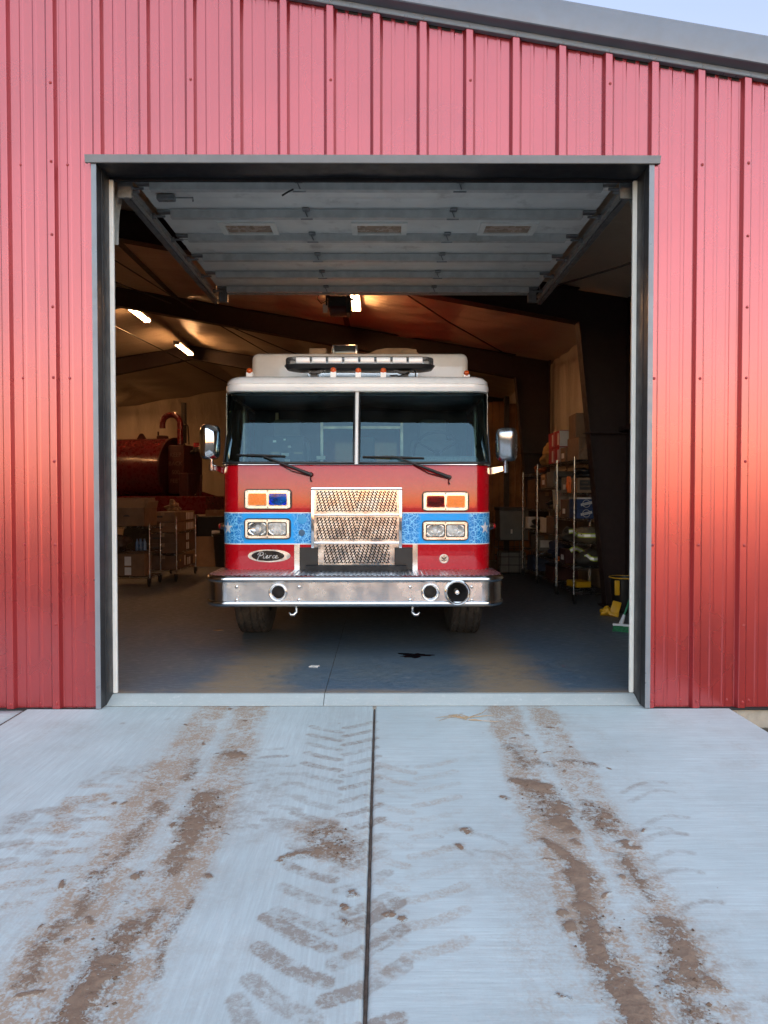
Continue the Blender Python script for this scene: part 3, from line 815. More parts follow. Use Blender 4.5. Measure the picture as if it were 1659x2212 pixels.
M_joint = pm('joint_sealant', (0.085, 0.06, 0.045), 0.85, var=0.4, vscale=30, bump=0.6, bscale=90)
nj = 160
def jx(v): return GY0 + (GY1-GY0)*v
b.grid(lambda u, v: (XC + (u-0.5)*0.0128, jx(v), ZA - 0.003 - 0.006*abs(u-0.5)*2 + 0.0025*math.sin(jx(v)*31)*math.sin(jx(v)*7.3)), 4, nj)
tag(b.build('apron_joint', M_joint), 'dark sealed joint down the middle of the apron', kind='structure')
b = MB(); b.box(GX0-0.013, GX0+0.001, 1.0, 4.88, -0.19, ZA-0.006); b.box(XJ-0.003, XJ+0.003, 5.105, YB, -0.15, -0.006); b.box(XJ-0.003, XJ+0.003, 4.96, 5.1, -0.15, -0.058); b.box(DX0, DX1, 4.950, 4.958, -0.19, ZA-0.001)
tag(b.build('slab_joint', M_joint), 'thin control joints between concrete slabs', kind='structure')
# ================================================================== fire engine (local: x right, y back from the cab face, z up)
TX, TY = -0.223, 6.45
def TP(px, py, yl=0.0):
    p = at(px, py, TY + yl); return Vector((p.x - TX, yl, p.z))
def paint_mat(name, col, crack=None):
    m, ns, ls = nodes_of(name)
    b = ns['Principled BSDF']
    n1 = noise(ns, ls, 2.0, 5, 0.6)
    c = mixc(ns, ls, maprange(ns, ls, n1, 0.3, 0.7), col, tuple(x*0.88 for x in col))
    d = noise(ns, ls, 7, 7, 0.7)
    c = mixc(ns, ls, maprange(ns, ls, d, 0.60, 0.9, 0.0, 0.025), c, (0.4, 0.3, 0.24))
    ls.new(c, b.inputs['Base Color'])
    r_ = noise(ns, ls, 11, 5, 0.6)
    ls.new(maprange(ns, ls, r_, 0.3, 0.7, 0.20, 0.32), b.inputs['Roughness'])
    b.inputs['IOR'].default_value = 1.25
    b.inputs['Coat Weight'].default_value = 1.0; b.inputs['Coat Roughness'].default_value = 0.04; b.inputs['Coat IOR'].default_value = 1.45
    o = noise(ns, ls, 1.6, 2, 0.5)
    bn = ns.new('ShaderNodeBump'); bn.inputs['Strength'].default_value = 0.03; bn.inputs['Distance'].default_value = 0.03
    ls.new(o, bn.inputs['Height']); ls.new(bn.outputs[0], b.inputs['Coat Normal'])
    return m
M_red = paint_mat('engine_red_paint', (0.46, 0.003, 0.010))
M_white = paint_mat('engine_white_paint', (0.95, 0.94, 0.91))
def stripe_mat():
    m, ns, ls = nodes_of('blue_crackle_stripe')
    b = ns['Principled BSDF']
    tc = ns.new('ShaderNodeTexCoord'); sep = ns.new('ShaderNodeSeparateXYZ'); ls.new(tc.outputs['Object'], sep.inputs[0])
    wn_ = N(ns, 'ShaderNodeTexNoise', i_Scale=14.0, i_Detail=3.0)
    ls.new(tc.outputs['Object'], wn_.inputs['Vector'])
    ad = ns.new('ShaderNodeVectorMath'); ad.operation = 'MULTIPLY_ADD'
    ls.new(wn_.outputs[1], ad.inputs[0]); ad.inputs[1].default_value = (0.05, 0.05, 0.05); ls.new(tc.outputs['Object'], ad.inputs[2])
    def edges(sc, w):
        v = N(ns, 'ShaderNodeTexVoronoi', feature='DISTANCE_TO_EDGE', i_Scale=sc); ls.new(ad.outputs[0], v.inputs['Vector'])
        return maprange(ns, ls, v.outputs['Distance'], w, w*0.2)
    e = math_node(ns, ls, 'MAXIMUM', edges(20, 0.075), math_node(ns, ls, 'MULTIPLY', edges(41, 0.08), 0.7))
    # the crackle thins out around the headlamps and top edge
    ax = math_node(ns, ls, 'ABSOLUTE', sep.outputs[0])
    n1 = noise(ns, ls, 5, 3, 0.6)
    dx = math_node(ns, ls, 'ABSOLUTE', math_node(ns, ls, 'SUBTRACT', ax, 0.80))
    dx = math_node(ns, ls, 'ADD', dx, math_node(ns, ls, 'MULTIPLY', math_node(ns, ls, 'SUBTRACT', n1, 0.5), 0.16))
    vis = maprange(ns, ls, dx, 0.20, 0.27)
    e = math_node(ns, ls, 'MULTIPLY', e, vis)
    base = mixc(ns, ls, vis, (0.0, 0.36, 0.90), (0.0, 0.19, 0.58))
    c = mixc(ns, ls, e, base, (0.25, 0.66, 0.95))
    ls.new(c, b.inputs['Base Color'])
    b.inputs['Roughness'].default_value = 0.28; b.inputs['Coat Weight'].default_value = 0.2; b.inputs['Coat Roughness'].default_value = 0.1; b.inputs['IOR'].default_value = 1.35
    return m
M_stripe = stripe_mat()
M_pin = pm('white_pinstripe', (0.75, 0.76, 0.78), 0.35)
M_chrome = pm('polished_chrome', (0.80, 0.81, 0.82), 0.09, 1.0, var=0.06, rvar=0.05, vscale=9)
M_bumper = pm('bumper_chrome', (0.74, 0.76, 0.78), 0.13, 1.0, var=0.08, rvar=0.06, vscale=7, dirt=(0.38, 0.35, 0.32), dirt_amt=0.12, dscale=6)
M_brushed = pm('brushed_stainless', (0.54, 0.585, 0.63), 0.24, 1.0, var=0.07, rvar=0.05, vscale=3, bump=0.015, bscale=40, bstretch=(0.15, 1, 3), dirt=(0.50, 0.47, 0.44), dirt_amt=0.02, dscale=5)
M_tread = pm('aluminium_tread', (0.55, 0.55, 0.56), 0.34, 1.0, var=0.15, rvar=0.1, vscale=20, dirt=(0.25, 0.22, 0.2), dirt_amt=0.12)
M_rubber = pm('black_rubber', (0.013, 0.013, 0.014), 0.42, var=0.2)
M_matte = pm('black_chassis', (0.010, 0.010, 0.011), 0.75, var=0.3, dirt=(0.06, 0.05, 0.04), dirt_amt=0.2)
M_bracket = pm('black_painted_plate', (0.016, 0.019, 0.022), 0.38, var=0.2, ior=1.4)
M_tyre = pm('tyre_rubber', (0.030, 0.029, 0.028), 0.8, var=0.25, vscale=12, dirt=(0.12, 0.095, 0.07), dirt_amt=0.3)
M_glass = glass_mat('windshield_glass', (0.36, 0.50, 0.50), 1.1, 0.0, 0.008, (0.55, 0.86, 1.0))
M_glass_side = glass_mat('side_glass', (0.5, 0.62, 0.58), 1.0, 0.0, 0.03)
M_lens_clear = glass_mat('clear_lens', (0.95, 0.96, 0.97), 0.9, 0.05, 0.40, dcol=(0.90, 0.89, 0.85))
M_bar_lens = glass_mat('bar_lens', (0.72, 0.75, 0.77), 1.2, 0.02, 0.12, dcol=(0.6, 0.62, 0.63))
M_amber = pm('amber_lens', (0.95, 0.23, 0.012), 0.28, var=0.06, vscale=30, coat=0.6, bump=0.3, bscale=220)
M_amber_dome = pm('amber_marker', (0.75, 0.11, 0.015), 0.22, var=0.15, coat=0.6)
M_red_lens = glass_mat('red_lens', (0.62, 0.006, 0.012), 0.8, 0.02, 0.22, dcol=(0.5, 0.008, 0.015))
M_blue_lens = glass_mat('blue_lens', (0.01, 0.25, 0.85), 0.8, 0.02, 0.32, dcol=(0.01, 0.26, 0.8))
M_redlens_solid = pm('red_marker', (0.25, 0.012, 0.012), 0.25, coat=0.5)
M_reflector = pm('lamp_reflector', (0.86, 0.85, 0.82), 0.16, 1.0, var=0.12, vscale=25)
M_led = pm('white_led_module', (0.95, 0.96, 0.97), 0.12, var=0.04, vscale=60, coat=0.8, ior=1.8, bump=0.15, bscale=90)
M_smoke = pm('smoke_plastic', (0.05, 0.052, 0.055), 0.12, coat=0.6)
M_grey_in = pm('grey_cab_vinyl', (0.16, 0.17, 0.175), 0.6, var=0.15, bump=0.3, bscale=200)
M_dash = pm('dash_top_painted_glare', (0.34, 0.36, 0.37), 0.6, var=0.22, vscale=90, bump=0.3, bscale=160)  # pale speckled base stands in for glare on the dash top
M_dark_in = pm('dark_cab_trim', (0.03, 0.034, 0.036), 0.6, var=0.2)
M_satin = pm('satin_stainless', (0.55, 0.57, 0.59), 0.24, 1.0, var=0.06, rvar=0.05)
M_grille = pm('grille_stainless', (0.55, 0.60, 0.65), 0.2, 0.95, var=0.1, vscale=4)
M_bezel = pm('bezel_painted_sunset', (0.88, 0.84, 0.76), 0.26, 0.6, var=0.06)  # cream in the base colour stands in for reflected sunset sky
M_alu = pm('bare_aluminium', (0.6, 0.58, 0.55), 0.4, 1.0, var=0.1)
M_silver = pm('emblem_silver', (0.82, 0.80, 0.77), 0.2, 0.7, var=0.05)
M_black_gloss = pm('emblem_black', (0.012, 0.011, 0.011), 0.2, coat=0.5)
M_paper = pm('paper_tag', (0.72, 0.66, 0.56), 0.8, var=0.08)
M_tan = pm('tan_cover', (0.42, 0.31, 0.21), 0.7, var=0.15)

engine = thing('fire_engine', (0, 0, 0), 'red fire engine with white roof and blue crackle stripe parked in the bay', 'fire engine')
HW, CR = 1.232, 0.17
def outline(off=0.0, back=2.55, front=0.0, hw=HW, cr=CR, n=10, side=None):
    """plan outline from the left rear corner round the front to the right rear, with the arc length of each point."""
    h, r = hw + off, max(0.01, cr + off)
    y0 = front - off
    P = [(-h, back)]
    if side: P.append((-h, y0 + r + side))
    for k in range(n+1):
        a = PI + (PI/2)*k/n
        P.append((-h + r + r*math.cos(a), y0 + r + r*math.sin(a)))
    m = 10
    for k in range(1, m):
        P.append((-h + r + (2*h-2*r)*k/m, y0))
    for k in range(n+1):
        a = -PI/2 + (PI/2)*k/n
        P.append((h - r + r*math.cos(a), y0 + r + r*math.sin(a)))
    if side: P.append((h, y0 + r + side))
    P.append((h, back))
    return P
def loft(levels, fn=None, cap=False, **kw):
    """levels: (z, off, front)"""
    b = MB(); rows = []
    for (z, off, fr) in levels: rows.append([(x, y, z) for x, y in outline(off, front=fr, **kw)])
    n = len(rows[0]); vs = [p for r in rows for p in r]
    fs = [(i*n+k, i*n+k+1, (i+1)*n+k+1, (i+1)*n+k) for i in range(len(rows)-1) for k in range(n-1)]
    if cap: fs.append(tuple((len(rows)-1)*n+k for k in range(n)))
    b.add(vs, fs)
    return b
# --- cab body below the glass
loft([(0.722, -0.03, 0), (0.726, -0.004, 0), (0.735, 0, 0), (0.98, 0, 0), (1.27, 0, 0), (1.66, 0, 0), (1.70, -0.006, 0.0), (1.712, -0.03, 0.0)]).build('cab_body', M_red, engine, smooth=35)
st = loft([(0.987, 0.0015, 0), (1.269, 0.0015, 0)]).build('stripe', M_stripe, engine, smooth=35)
loft([(0.982, 0.0022, 0), (0.991, 0.0022, 0)]).build('pinstripe', M_pin, engine, smooth=35)
loft([(1.265, 0.0022, 0), (1.274, 0.0022, 0)]).build('pinstripe', M_pin, engine, smooth=35)
def arcpt(s_, z, off):
    """point at signed arc length from the front centre, on the cab outline"""
    a = abs(s_); fl = HW - CR; sg = 1 if s_ >= 0 else -1
    if a <= fl: return (s_, -off, z)
    th = (a-fl)/CR
    if th <= PI/2:
        return (sg*(fl + (CR+off)*math.sin(th)), CR - (CR+off)*math.cos(th), z)
    return (sg*(HW+off), CR + (a-fl-CR*PI/2), z)
for sg in (-1, 1):
    b = MB(); c0 = sg*(HW-CR+CR*0.72); zc = 1.132
    pts = [arcpt(c0, zc, 0.006)]
    for k in range(10):
        r_ = 0.062 if k % 2 == 0 else 0.025; a = PI/2 + k*PI/5
        pts.append(arcpt(c0 + r_*math.cos(a)*0.95, zc + r_*math.sin(a), 0.003))
    b.add(pts, [(0, 1+k, 1+(k+1) % 10) for k in range(10)])
    b.build('star', M_pin, st)
    mk = MB(); M_ = XF((sg*(HW+0.001), 0.22, 1.14), 0, sg*PI/2, 0)
    mk.lathe([(0.042, 0), (0.042, 0.012), (0.030, 0.03), (0.028, 0.045)], 16, M_); o = mk.build('side_marker', M_chrome, engine, smooth=40)
    mk = MB(); mk.lathe([(0.027, 0.04), (0.027, 0.055), (0.018, 0.068), (0.0, 0.072)], 14, M_); mk.build('lens', M_redlens_solid, o, smooth=50)

# --- windshield, raked and wrapped round the corners
RAKE = 0.23
def fy(z): return RAKE*(z-1.712)/0.70
ZG0, ZG1 = 1.722, 2.405
def glass_pt(s_, z, off=0.0):
    x, y, zz = arcpt(s_, z, off)
    return (x*(1-0.012*(z-1.71)/0.7), y + fy(z), z)
SMAX = HW-CR+CR*PI/2*1.0
for sg in (-1, 1):
    b = MB()
    b.grid(lambda u, v: glass_pt(sg*(0.030 + (SMAX-0.03)*u), ZG0 + (ZG1-ZG0)*v - 0.018*(max(0, u-0.86)/0.14)**2*v, 0.002 + 0.006*math.sin(PI*u)*math.sin(PI*v)), 36, 14)
    wsh = b.build('windshield', M_glass, engine, smooth=60)
    # gasket loop
    loop = [(0.024, ZG0), (SMAX*0.3, ZG0), (SMAX*0.6, ZG0)] + [(s_, ZG0) for s_ in np.linspace(HW-CR, SMAX, 8)] + [(SMAX+0.004, ZG0+0.05), (SMAX+0.004, ZG1-0.09), (SMAX-0.012, ZG1-0.045)] + \
           [(s_, ZG1-0.018*((s_-0.9*SMAX)/(0.1*SMAX))**2*(s_ > 0.9*SMAX)) for s_ in np.linspace(SMAX-0.03, HW-CR-0.05, 8)] + [(SMAX*0.5, ZG1), (0.024, ZG1), (0.024, (ZG0+ZG1)/2)]
    b = MB(); b.tube([glass_pt(sg*s_, z, 0.005) for s_, z in loop], 0.013, 6, closed=True); b.build('gasket', M_rubber, wsh, smooth=60)
    b = MB(); b.tube([glass_pt(sg*s_, ZG0-0.016, 0.006) for s_ in [0.0, 0.4, 0.8] + list(np.linspace(HW-CR, SMAX, 8))], 0.006, 6); b.build('trim_bead', M_chrome, wsh, smooth=60)
b = MB()
b.grid(lambda u, v: glass_pt(-0.016 + 0.032*u, ZG0-0.012 + (ZG1-ZG0+0.03)*v, 0.010 + 0.012*math.sin(PI*u)), 6, 10)
b.build('mullion', M_white, engine, smooth=50)
# pillars and side glass
for sg in (-1, 1):
    b = MB()
    for (ya, yb) in ((0.165, 0.215), (1.02, 1.14), (1.95, 2.05), (2.45, 2.55)):
        x0, x1 = sg*(HW-0.03), sg*(HW+0.001)
        sh = RAKE if ya < 0.5 else 0
        b.add([(x0, ya, 1.70), (x1, ya, 1.70), (x1, yb, 1.70), (x0, yb, 1.70), (x0, ya+sh, 2.43), (x1, ya+sh, 2.43), (x1, yb+sh, 2.43), (x0, yb+sh, 2.43)],
              [(0,1,5,4),(1,2,6,5),(2,3,7,6),(3,0,4,7)])
    b.box(min(sg*(HW-0.03), sg*HW), max(sg*(HW-0.03), sg*HW), 0.2, 2.55, 1.70, 1.76)
    b.box(min(sg*(HW-0.03), sg*HW), max(sg*(HW-0.03), sg*HW), 0.38, 2.55, 2.36, 2.43)
    b.build('side_frame', M_white, engine)
    b = MB(); b.box(min(sg*(HW-0.018), sg*(HW-0.013)), max(sg*(HW-0.018), sg*(HW-0.013)), 0.2, 2.5, 1.74, 2.38); b.build('side_window', M_glass_side, engine)
    b = MB()
    xh = sg*(HW-0.07)
    b.tube([(xh, 0.47, 1.90), (xh, 0.43, 1.93), (xh, 0.47, 2.22), (xh, 0.52, 2.26)], 0.016, 8); b.build('grab_handle', M_rubber, engine, smooth=60)
# --- roof
ro = loft([(2.392, -0.01, 0.20), (2.400, 0.010, 0.185), (2.425, 0.016, 0.18), (2.455, 0.014, 0.18), (2.459, 0.004, 0.19), (2.464, 0.004, 0.19), (2.468, 0.010, 0.185), (2.50, 0.004, 0.19), (2.53, -0.022, 0.20), (2.549, -0.065, 0.22), (2.557, -0.13, 0.24)], cap=True)
ro.build('cab_roof', M_white, engine, smooth=40)
b = MB(); b.rbox(-1.155, 1.155, 1.12, 3.6, 2.40, 2.945, 0.075, 4); b.build('raised_roof', M_white, engine, smooth=40)
p0, p1 = TP(665, 812, 1.11), TP(903, 796, 1.11)
b = MB(); b.box(p0.x, p1.x, 1.105, 1.125, 2.54, p1.z+0.02); b.build('kick_plate', M_brushed, engine)
def roof_item(name, px0, px1, py0, py1, yl, dep, mat, r=0.012):
    a, c = TP(px0, py1, yl), TP(px1, py0, yl)
    b = MB(); b.rbox(a.x, c.x, yl, yl+dep, a.z-0.06, c.z, r, 2)
    return b.build(name, mat, engine, smooth=40)
roof_item('deck_light', 716, 773, 744, 760, 1.75, 0.22, M_brushed, 0.02)
roof_item('deck_light_lens', 722, 768, 747, 759, 1.735, 0.03, M_smoke, 0.004)
roof_item('roof_step', 668, 705, 752, 762, 1.55, 0.15, M_tan)
roof_item('roof_step', 868, 900, 754, 764, 1.55, 0.15, M_tan)
b = MB(); a, c = TP(795, 764, 1.9), TP(905, 752, 1.9)
b.prism([(a.x, a.z-0.08), (c.x, a.z-0.08), (c.x, a.z), (c.x-0.06, c.z-0.015), (c.x-0.14, c.z), (a.x+0.22, c.z), (a.x+0.10, c.z-0.02), (a.x, a.z)], FACE(0, 2.2, 0), 0.3); b.build('hose_bed_hood', M_tan, engine)
# marker lamps on the roof
for px, py, yl in ((720, 800, 0.30), (774, 801, 0.30), (828, 801, 0.30), (539, 801, 0.62), (1008, 806, 0.62)):
    c = TP(px, py, yl)
    b = MB()
    if yl < 0.5: b.box(c.x-0.026, c.x+0.026, yl-0.022, yl+0.03, 2.545, c.z-0.018)
    else: b.box(c.x-0.03, c.x+0.03, yl-0.01, yl+0.1, 2.53, c.z-0.015)
    o = b.build('marker_lamp', M_white, engine)
    b = MB(); b.lathe([(0.0285, -0.03), (0.0295, -0.005), (0.026, 0.010), (0.018, 0.023), (0.008, 0.030), (0, 0.031)], 16, FACE(c.x, yl-0.005, c.z)); b.build('lens', M_amber_dome, o, smooth=60)
# --- light bar
lb = MB()
a, c = TP(610, 797, 0.50), TP(942, 768, 0.50)
cxl, hw_l = (a.x+c.x)/2, (c.x-a.x)/2
def stadium(hw, hd, yc, n=8):
    P = []
    for k in range(n+1):
        t = -PI/2 + PI*k/n; P.append((cxl + hw-hd + hd*math.cos(t), yc + hd*math.sin(t)))
    for k in range(n+1):
        t = PI/2 + PI*k/n; P.append((cxl - hw+hd + hd*math.cos(t), yc + hd*math.sin(t)))
    return P
def stack(levels, mat, name, parent, smooth=40):
    b = MB(); n = None; vs = []; fs = []
    for i, (z, hw, hd) in enumerate(levels):
        P = stadium(hw, hd, 0.64); n = len(P); vs += [(x, y, z) for x, y in P]
    for i in range(len(levels)-1):
        for k in range(n): fs.append((i*n+k, i*n+(k+1) % n, (i+1)*n+(k+1) % n, (i+1)*n+k))
    fs += [tuple(range(n))[::-1], tuple((len(levels)-1)*n+k for k in range(n))]
    b.add(vs, fs); return b.build(name, mat, parent, smooth)
zl0, zl1 = a.z, c.z
zm = zl0 + (zl1-zl0)*0.40
lbar = stack([(zl0, hw_l-0.10, 0.09), (zl0+0.012, hw_l-0.03, 0.125), (zm, hw_l, 0.14)], M_rubber, 'light_bar', engine)
stack([(zm+0.001, hw_l-0.012, 0.132), (zl1-0.02, hw_l-0.012, 0.130), (zl1-0.006, hw_l-0.02, 0.12), (zl1, hw_l-0.05, 0.095)], M_bar_lens, 'lens_cover', lbar)
for k in range(8):
    xc = cxl + (k-3.5)*(hw_l*2*0.735)/7.0
    b = MB(); b.rbox(xc-0.068, xc+0.068, 0.64-0.143, 0.64-0.11, zm+0.006, zl1-0.016, 0.006, 2)
    o = b.build('led_module', M_led, lbar, smooth=40)
for sg in (-1, 1):
    xb = cxl + sg*hw_l*0.60
    b = MB(); b.box(xb-0.035, xb+0.035, 0.58, 0.70, 2.553, zl0+0.004); b.prism([(-0.05, 0), (0.05, 0), (0.02 - sg*0.10, 0.035), (-0.02 - sg*0.10, 0.035)], FACE(xb, 0.60, zl0-0.034), 0.05)
    b.build('bar_foot', M_rubber, lbar)
b = MB(); b.tube([(cxl+0.50, 0.56, zl0-0.01), (cxl+0.44, 0.50, zl0-0.05), (cxl+0.36, 0.46, 2.575), (cxl+0.30, 0.47, 2.59), (cxl+0.36, 0.5, 2.60), (cxl+0.46, 0.52, 2.565)], 0.006, 6); b.build('cable', M_rubber, lbar, smooth=60)
b = MB(); b.tube([(cxl+0.53, 0.52, zl0), (cxl+0.545, 0.49, zl0-0.03), (cxl+0.55, 0.47, 2.555)], 0.007, 6); b.build('cable', M_rubber, lbar, smooth=60)

# --- lamps
def rrect(w, h, r, n=5):
    P = []
    for cx_, cz_, a0 in ((w/2-r, h/2-r, 0), (-w/2+r, h/2-r, PI/2), (-w/2+r, -h/2+r, PI), (w/2-r, -h/2+r, 1.5*PI)):
        for k in range(n+1):
            a_ = a0 + PI/2*k/n; P.append((cx_+r*math.cos(a_), cz_+r*math.sin(a_)))
    return P
def ring(b, po, pi_, M, d0, d1, mi=0):
    n = len(po); vs = []
    for P, d in ((po, d0), (po, d1), (pi_, d1), (pi_, d0)): vs += [M @ Vector((p[0], p[1], d)) for p in P]
    fs = []
    for q in range(3):
        for k in range(n): fs.append((q*n+k, q*n+(k+1) % n, (q+1)*n+(k+1) % n, (q+1)*n+k))
    b.add(vs, fs, mi)
def shift(P, dx, dz): return [(p[0]+dx, p[1]+dz) for p in P]
def holed_plate(b, outer, holes, M, d):
    bm = bmesh.new(); es = []
    for P in [outer]+holes:
        vs = [bm.verts.new((p[0], p[1], d)) for p in P]
        es += [bm.edges.new((vs[i], vs[(i+1) % len(vs)])) for i in range(len(vs))]
    bmesh.ops.triangle_fill(bm, use_beauty=True, use_dissolve=False, edges=es)
    b.bm(bm, 0, M); bm.free()
def lamp_pair(px0, px1, py0, py1, kinds):
    a, c = TP(px0, py1), TP(px1, py0); w, h = c.x-a.x, c.z-a.z; cx_, cz_ = (a.x+c.x)/2, (a.z+c.z)/2
    M_ = FACE(cx_, -0.002, cz_)
    b = MB(); ring(b, rrect(w+0.022, h+0.022, 0.036), rrect(w-0.01, h-0.01, 0.028), M_, 0.0, 0.016); hs = b.build('lamp_housing', M_rubber, engine, smooth=40)
    b = MB(); b.prism(rrect(w-0.008, h-0.008, 0.028), M_, 0.004); b.build('back_plate', M_rubber, hs)
    lw, lh = w*0.405, h*0.66
    b = MB()
    for s_ in (-1, 1):
        ring(b, shift(rrect(w/2, h-0.006, 0.016), s_*w/4, 0), shift(rrect(lw, lh, 0.014), s_*w*0.226, 0), M_, 0.030, 0.034)
    ring(b, rrect(w, h, 0.031), rrect(w-0.006, h-0.006, 0.028), M_, 0.006, 0.034)
    b.build('bezel', M_bezel, hs, smooth=30)
    for s_, kind in zip((-1, 1), kinds):
        xo = s_*w*0.226
        b = MB(); ring(b, shift(rrect(lw+0.012, lh+0.012, 0.017), xo, 0), shift(rrect(lw-0.004, lh-0.004, 0.012), xo, 0), M_, 0.010, 0.040); b.build('lamp_rim', M_chrome if kind != 'head' else M_rubber, hs, smooth=40)
        if kind == 'amber':
            b = MB(); b.prism(shift(rrect(lw-0.004, lh-0.004, 0.008), xo, 0), M_, 0.035)
            o = b.build('turn_signal', M_amber, hs)
            b = MB(); b.lathe([(0.020, 0.034), (0.020, 0.0375), (0.016, 0.0375), (0.016, 0.034)], 20, M_ @ Matrix.Translation((xo, 0, 0))); b.build('lens_ring', M_amber, o)
        else:
            b = MB()
            def bowl(u, v):
                x_ = (u-0.5)*lw; z_ = (v-0.5)*lh; d = math.hypot(x_/(lw/2), z_/(lh/2))
                return M_ @ Vector((xo + x_, z_, 0.006 + 0.026*min(1, d)**2 if d < 1 else 0.032 - 0.02*max(0, d-1)))
            b.grid(bowl, 16, 12); o = b.build('reflector', M_reflector, hs, smooth=60)
            b = MB()
            if kind == 'head': b.lathe([(0.024, 0.010), (0.022, 0.026), (0.010, 0.031), (0, 0.032)], 14, M_ @ Matrix.Translation((xo, -0.004, 0))); b.build('bulb', M_led, o, smooth=50)
            else: b.rbox(-0.045, 0.045, -0.012, 0.012, 0.008, 0.028, 0.004, 2, 0, M_ @ Matrix.Translation((xo, -0.006, 0))); b.build('bulb', M_smoke, o)
            b = MB(); b.prism(shift(rrect(lw-0.003, lh-0.003, 0.012), xo, 0), M_ @ Matrix.Translation((0, 0, 0.034)), 0.002)
            b.build({'head': 'headlamp_lens', 'blue': 'warning_lens', 'red': 'warning_lens'}[kind], {'head': M_lens_clear, 'blue': M_blue_lens, 'red': M_red_lens}[kind], hs)
    sm = MB(); sm.lathe([(0.0042, 0), (0.0036, 0.002), (0, 0.0026)], 8); me = sm.mesh('bezel_screw', M_smoke, 50)
    for sx in (-0.44, 0, 0.44):
        for sz in (-0.41, 0.41):
            o = bpy.data.objects.new('bezel_screw', me); o.matrix_basis = M_ @ Matrix.Translation((sx*w, sz*h, 0.034)); put(o, hs)
lamp_pair(531, 628, 1059, 1098, ('amber', 'blue')); lamp_pair(914, 1010, 1064, 1102, ('red', 'amber'))
lamp_pair(531, 626, 1122, 1162, ('head', 'head')); lamp_pair(914, 1009, 1127, 1165, ('head', 'head'))
for (px, py, r_, mt) in ((653, 1122, 0.042, None), (652, 1151, 0.030, 1)):
    c = TP(px, py); b = MB(); b.lathe([(r_, 0), (r_*0.97, 0.003), (r_*0.5, 0.004), (0, 0.004)], 20, FACE(c.x, -0.0022, c.z))
    o = b.build('round_plug', pm('blue_plug', (0.02, 0.30, 0.62), 0.4) if not mt else pm('dark_plug', (0.03, 0.10, 0.19), 0.4), engine, smooth=40)

# --- grille
def screen(b, x0, x1, z0, z1, y, xmid, pitch=0.0178, L=0.047, tan=0.50, t=0.0048, slot=0.385):
    """perforated plate of slanted slots, chevron about xmid"""
    for side in (-1, 1):
        xa, xb_ = (x0, xmid) if side < 0 else (xmid, x1)
        nu = int((xb_-xa + (z1-z0)*tan)/pitch) + 3
        for iu in range(-2, nu):
            for iv in range(-1, int((z1-z0)/L)+2):
                u0 = iu*pitch; v0 = iv*L + (L/2 if iu % 2 else 0)
                def mp(u, v):
                    x = (xb_ - u + (v)*tan - 0.0) if side < 0 else (xa + u - v*tan)
                    if side < 0: x = xmid - u + v*tan
                    else: x = xmid + u - v*tan
                    return (min(max(x, xa), xb_), y, min(max(z0+v, z0), z1))
                hw_, hl = pitch*slot, L*0.5-0.0060
                uc, vc = u0+pitch/2, v0+L/2
                outer = [(u0, v0), (uc, v0), (u0+pitch, v0), (u0+pitch, vc), (u0+pitch, v0+L), (uc, v0+L), (u0, v0+L), (u0, vc)]
                inner = [(uc-hw_, vc-hl+hw_*0.6), (uc, vc-hl), (uc+hw_, vc-hl+hw_*0.6), (uc+hw_, vc), (uc+hw_, vc+hl-hw_*0.6), (uc, vc+hl), (uc-hw_, vc+hl-hw_*0.6), (uc-hw_, vc)]
                po = [mp(*p) for p in outer]
                if max(p[0] for p in po)-min(p[0] for p in po) < 1e-4 or max(p[2] for p in po)-min(p[2] for p in po) < 1e-4: continue
                pi_ = [mp(*p) for p in inner]
                b.add(po+pi_, [(k, (k+1) % 8, 8+(k+1) % 8, 8+k) for k in range(8)])
gx0, gx1 = TP(673, 1100).x, TP(868, 1100).x; gxm = TP(771, 1100).x
gz = [TP(771, y).z for y in (1053, 1112, 1172, 1225)]
gr_ = MB(); gr_.box(gx0+0.01, gx1-0.01, -0.004, -0.002, gz[2], gz[0]-0.01); gr_.box(TP(690,1200).x, TP(850,1200).x, -0.0042, -0.002, gz[3]+0.01, gz[2]+0.01)
grille = gr_.build('grille', M_matte, engine)
fwid = 0.026
for i, (za, zb) in enumerate(((gz[1], gz[0]), (gz[2], gz[1]))):
    b = MB(); screen(b, gx0+0.045, gx1-0.045, za+0.026, zb-0.03 if i == 0 else zb-0.02, -0.020, gxm)
    b.build('grille_screen', M_grille, grille)
    b = MB(); holed_plate(b, [(gx0+0.004, za+0.004), (gx1-0.004, za+0.004), (gx1-0.004, zb-0.004), (gx0+0.004, zb-0.004)],
                          [[(gx0+0.047, za+0.028), (gx1-0.047, za+0.028), (gx1-0.047, zb-0.032 if i == 0 else zb-0.022), (gx0+0.047, zb-0.032 if i == 0 else zb-0.022)]], FACE(0, -0.0215, 0), 0.0)
    b.build('screen_border', M_grille, grille)
lx0, lx1 = TP(688, 1200).x, TP(852, 1200).x
ux0, ux1 = TP(648, 1200).x, TP(891, 1200).x
zu = TP(771, 1182).z
b = MB(); screen(b, TP(700,1200).x, TP(842,1200).x, gz[3]+0.035, gz[2]-0.012, -0.038, gxm); b.build('grille_screen', M_grille, grille)
b = MB(); holed_plate(b, [(lx0, gz[3]), (lx1, gz[3]), (lx1, zu), (gx1-0.006, zu), (gx1-0.006, gz[2]-0.003), (gx0+0.006, gz[2]-0.003), (gx0+0.006, zu), (lx0, zu)],
                      [[(TP(700,1200).x+0.002, gz[3]+0.037), (TP(842,1200).x-0.002, gz[3]+0.037), (TP(842,1200).x-0.002, gz[2]-0.014), (TP(700,1200).x+0.002, gz[2]-0.014)]], FACE(0, -0.0395, 0), 0.0)
b.build('screen_border', M_grille, grille)
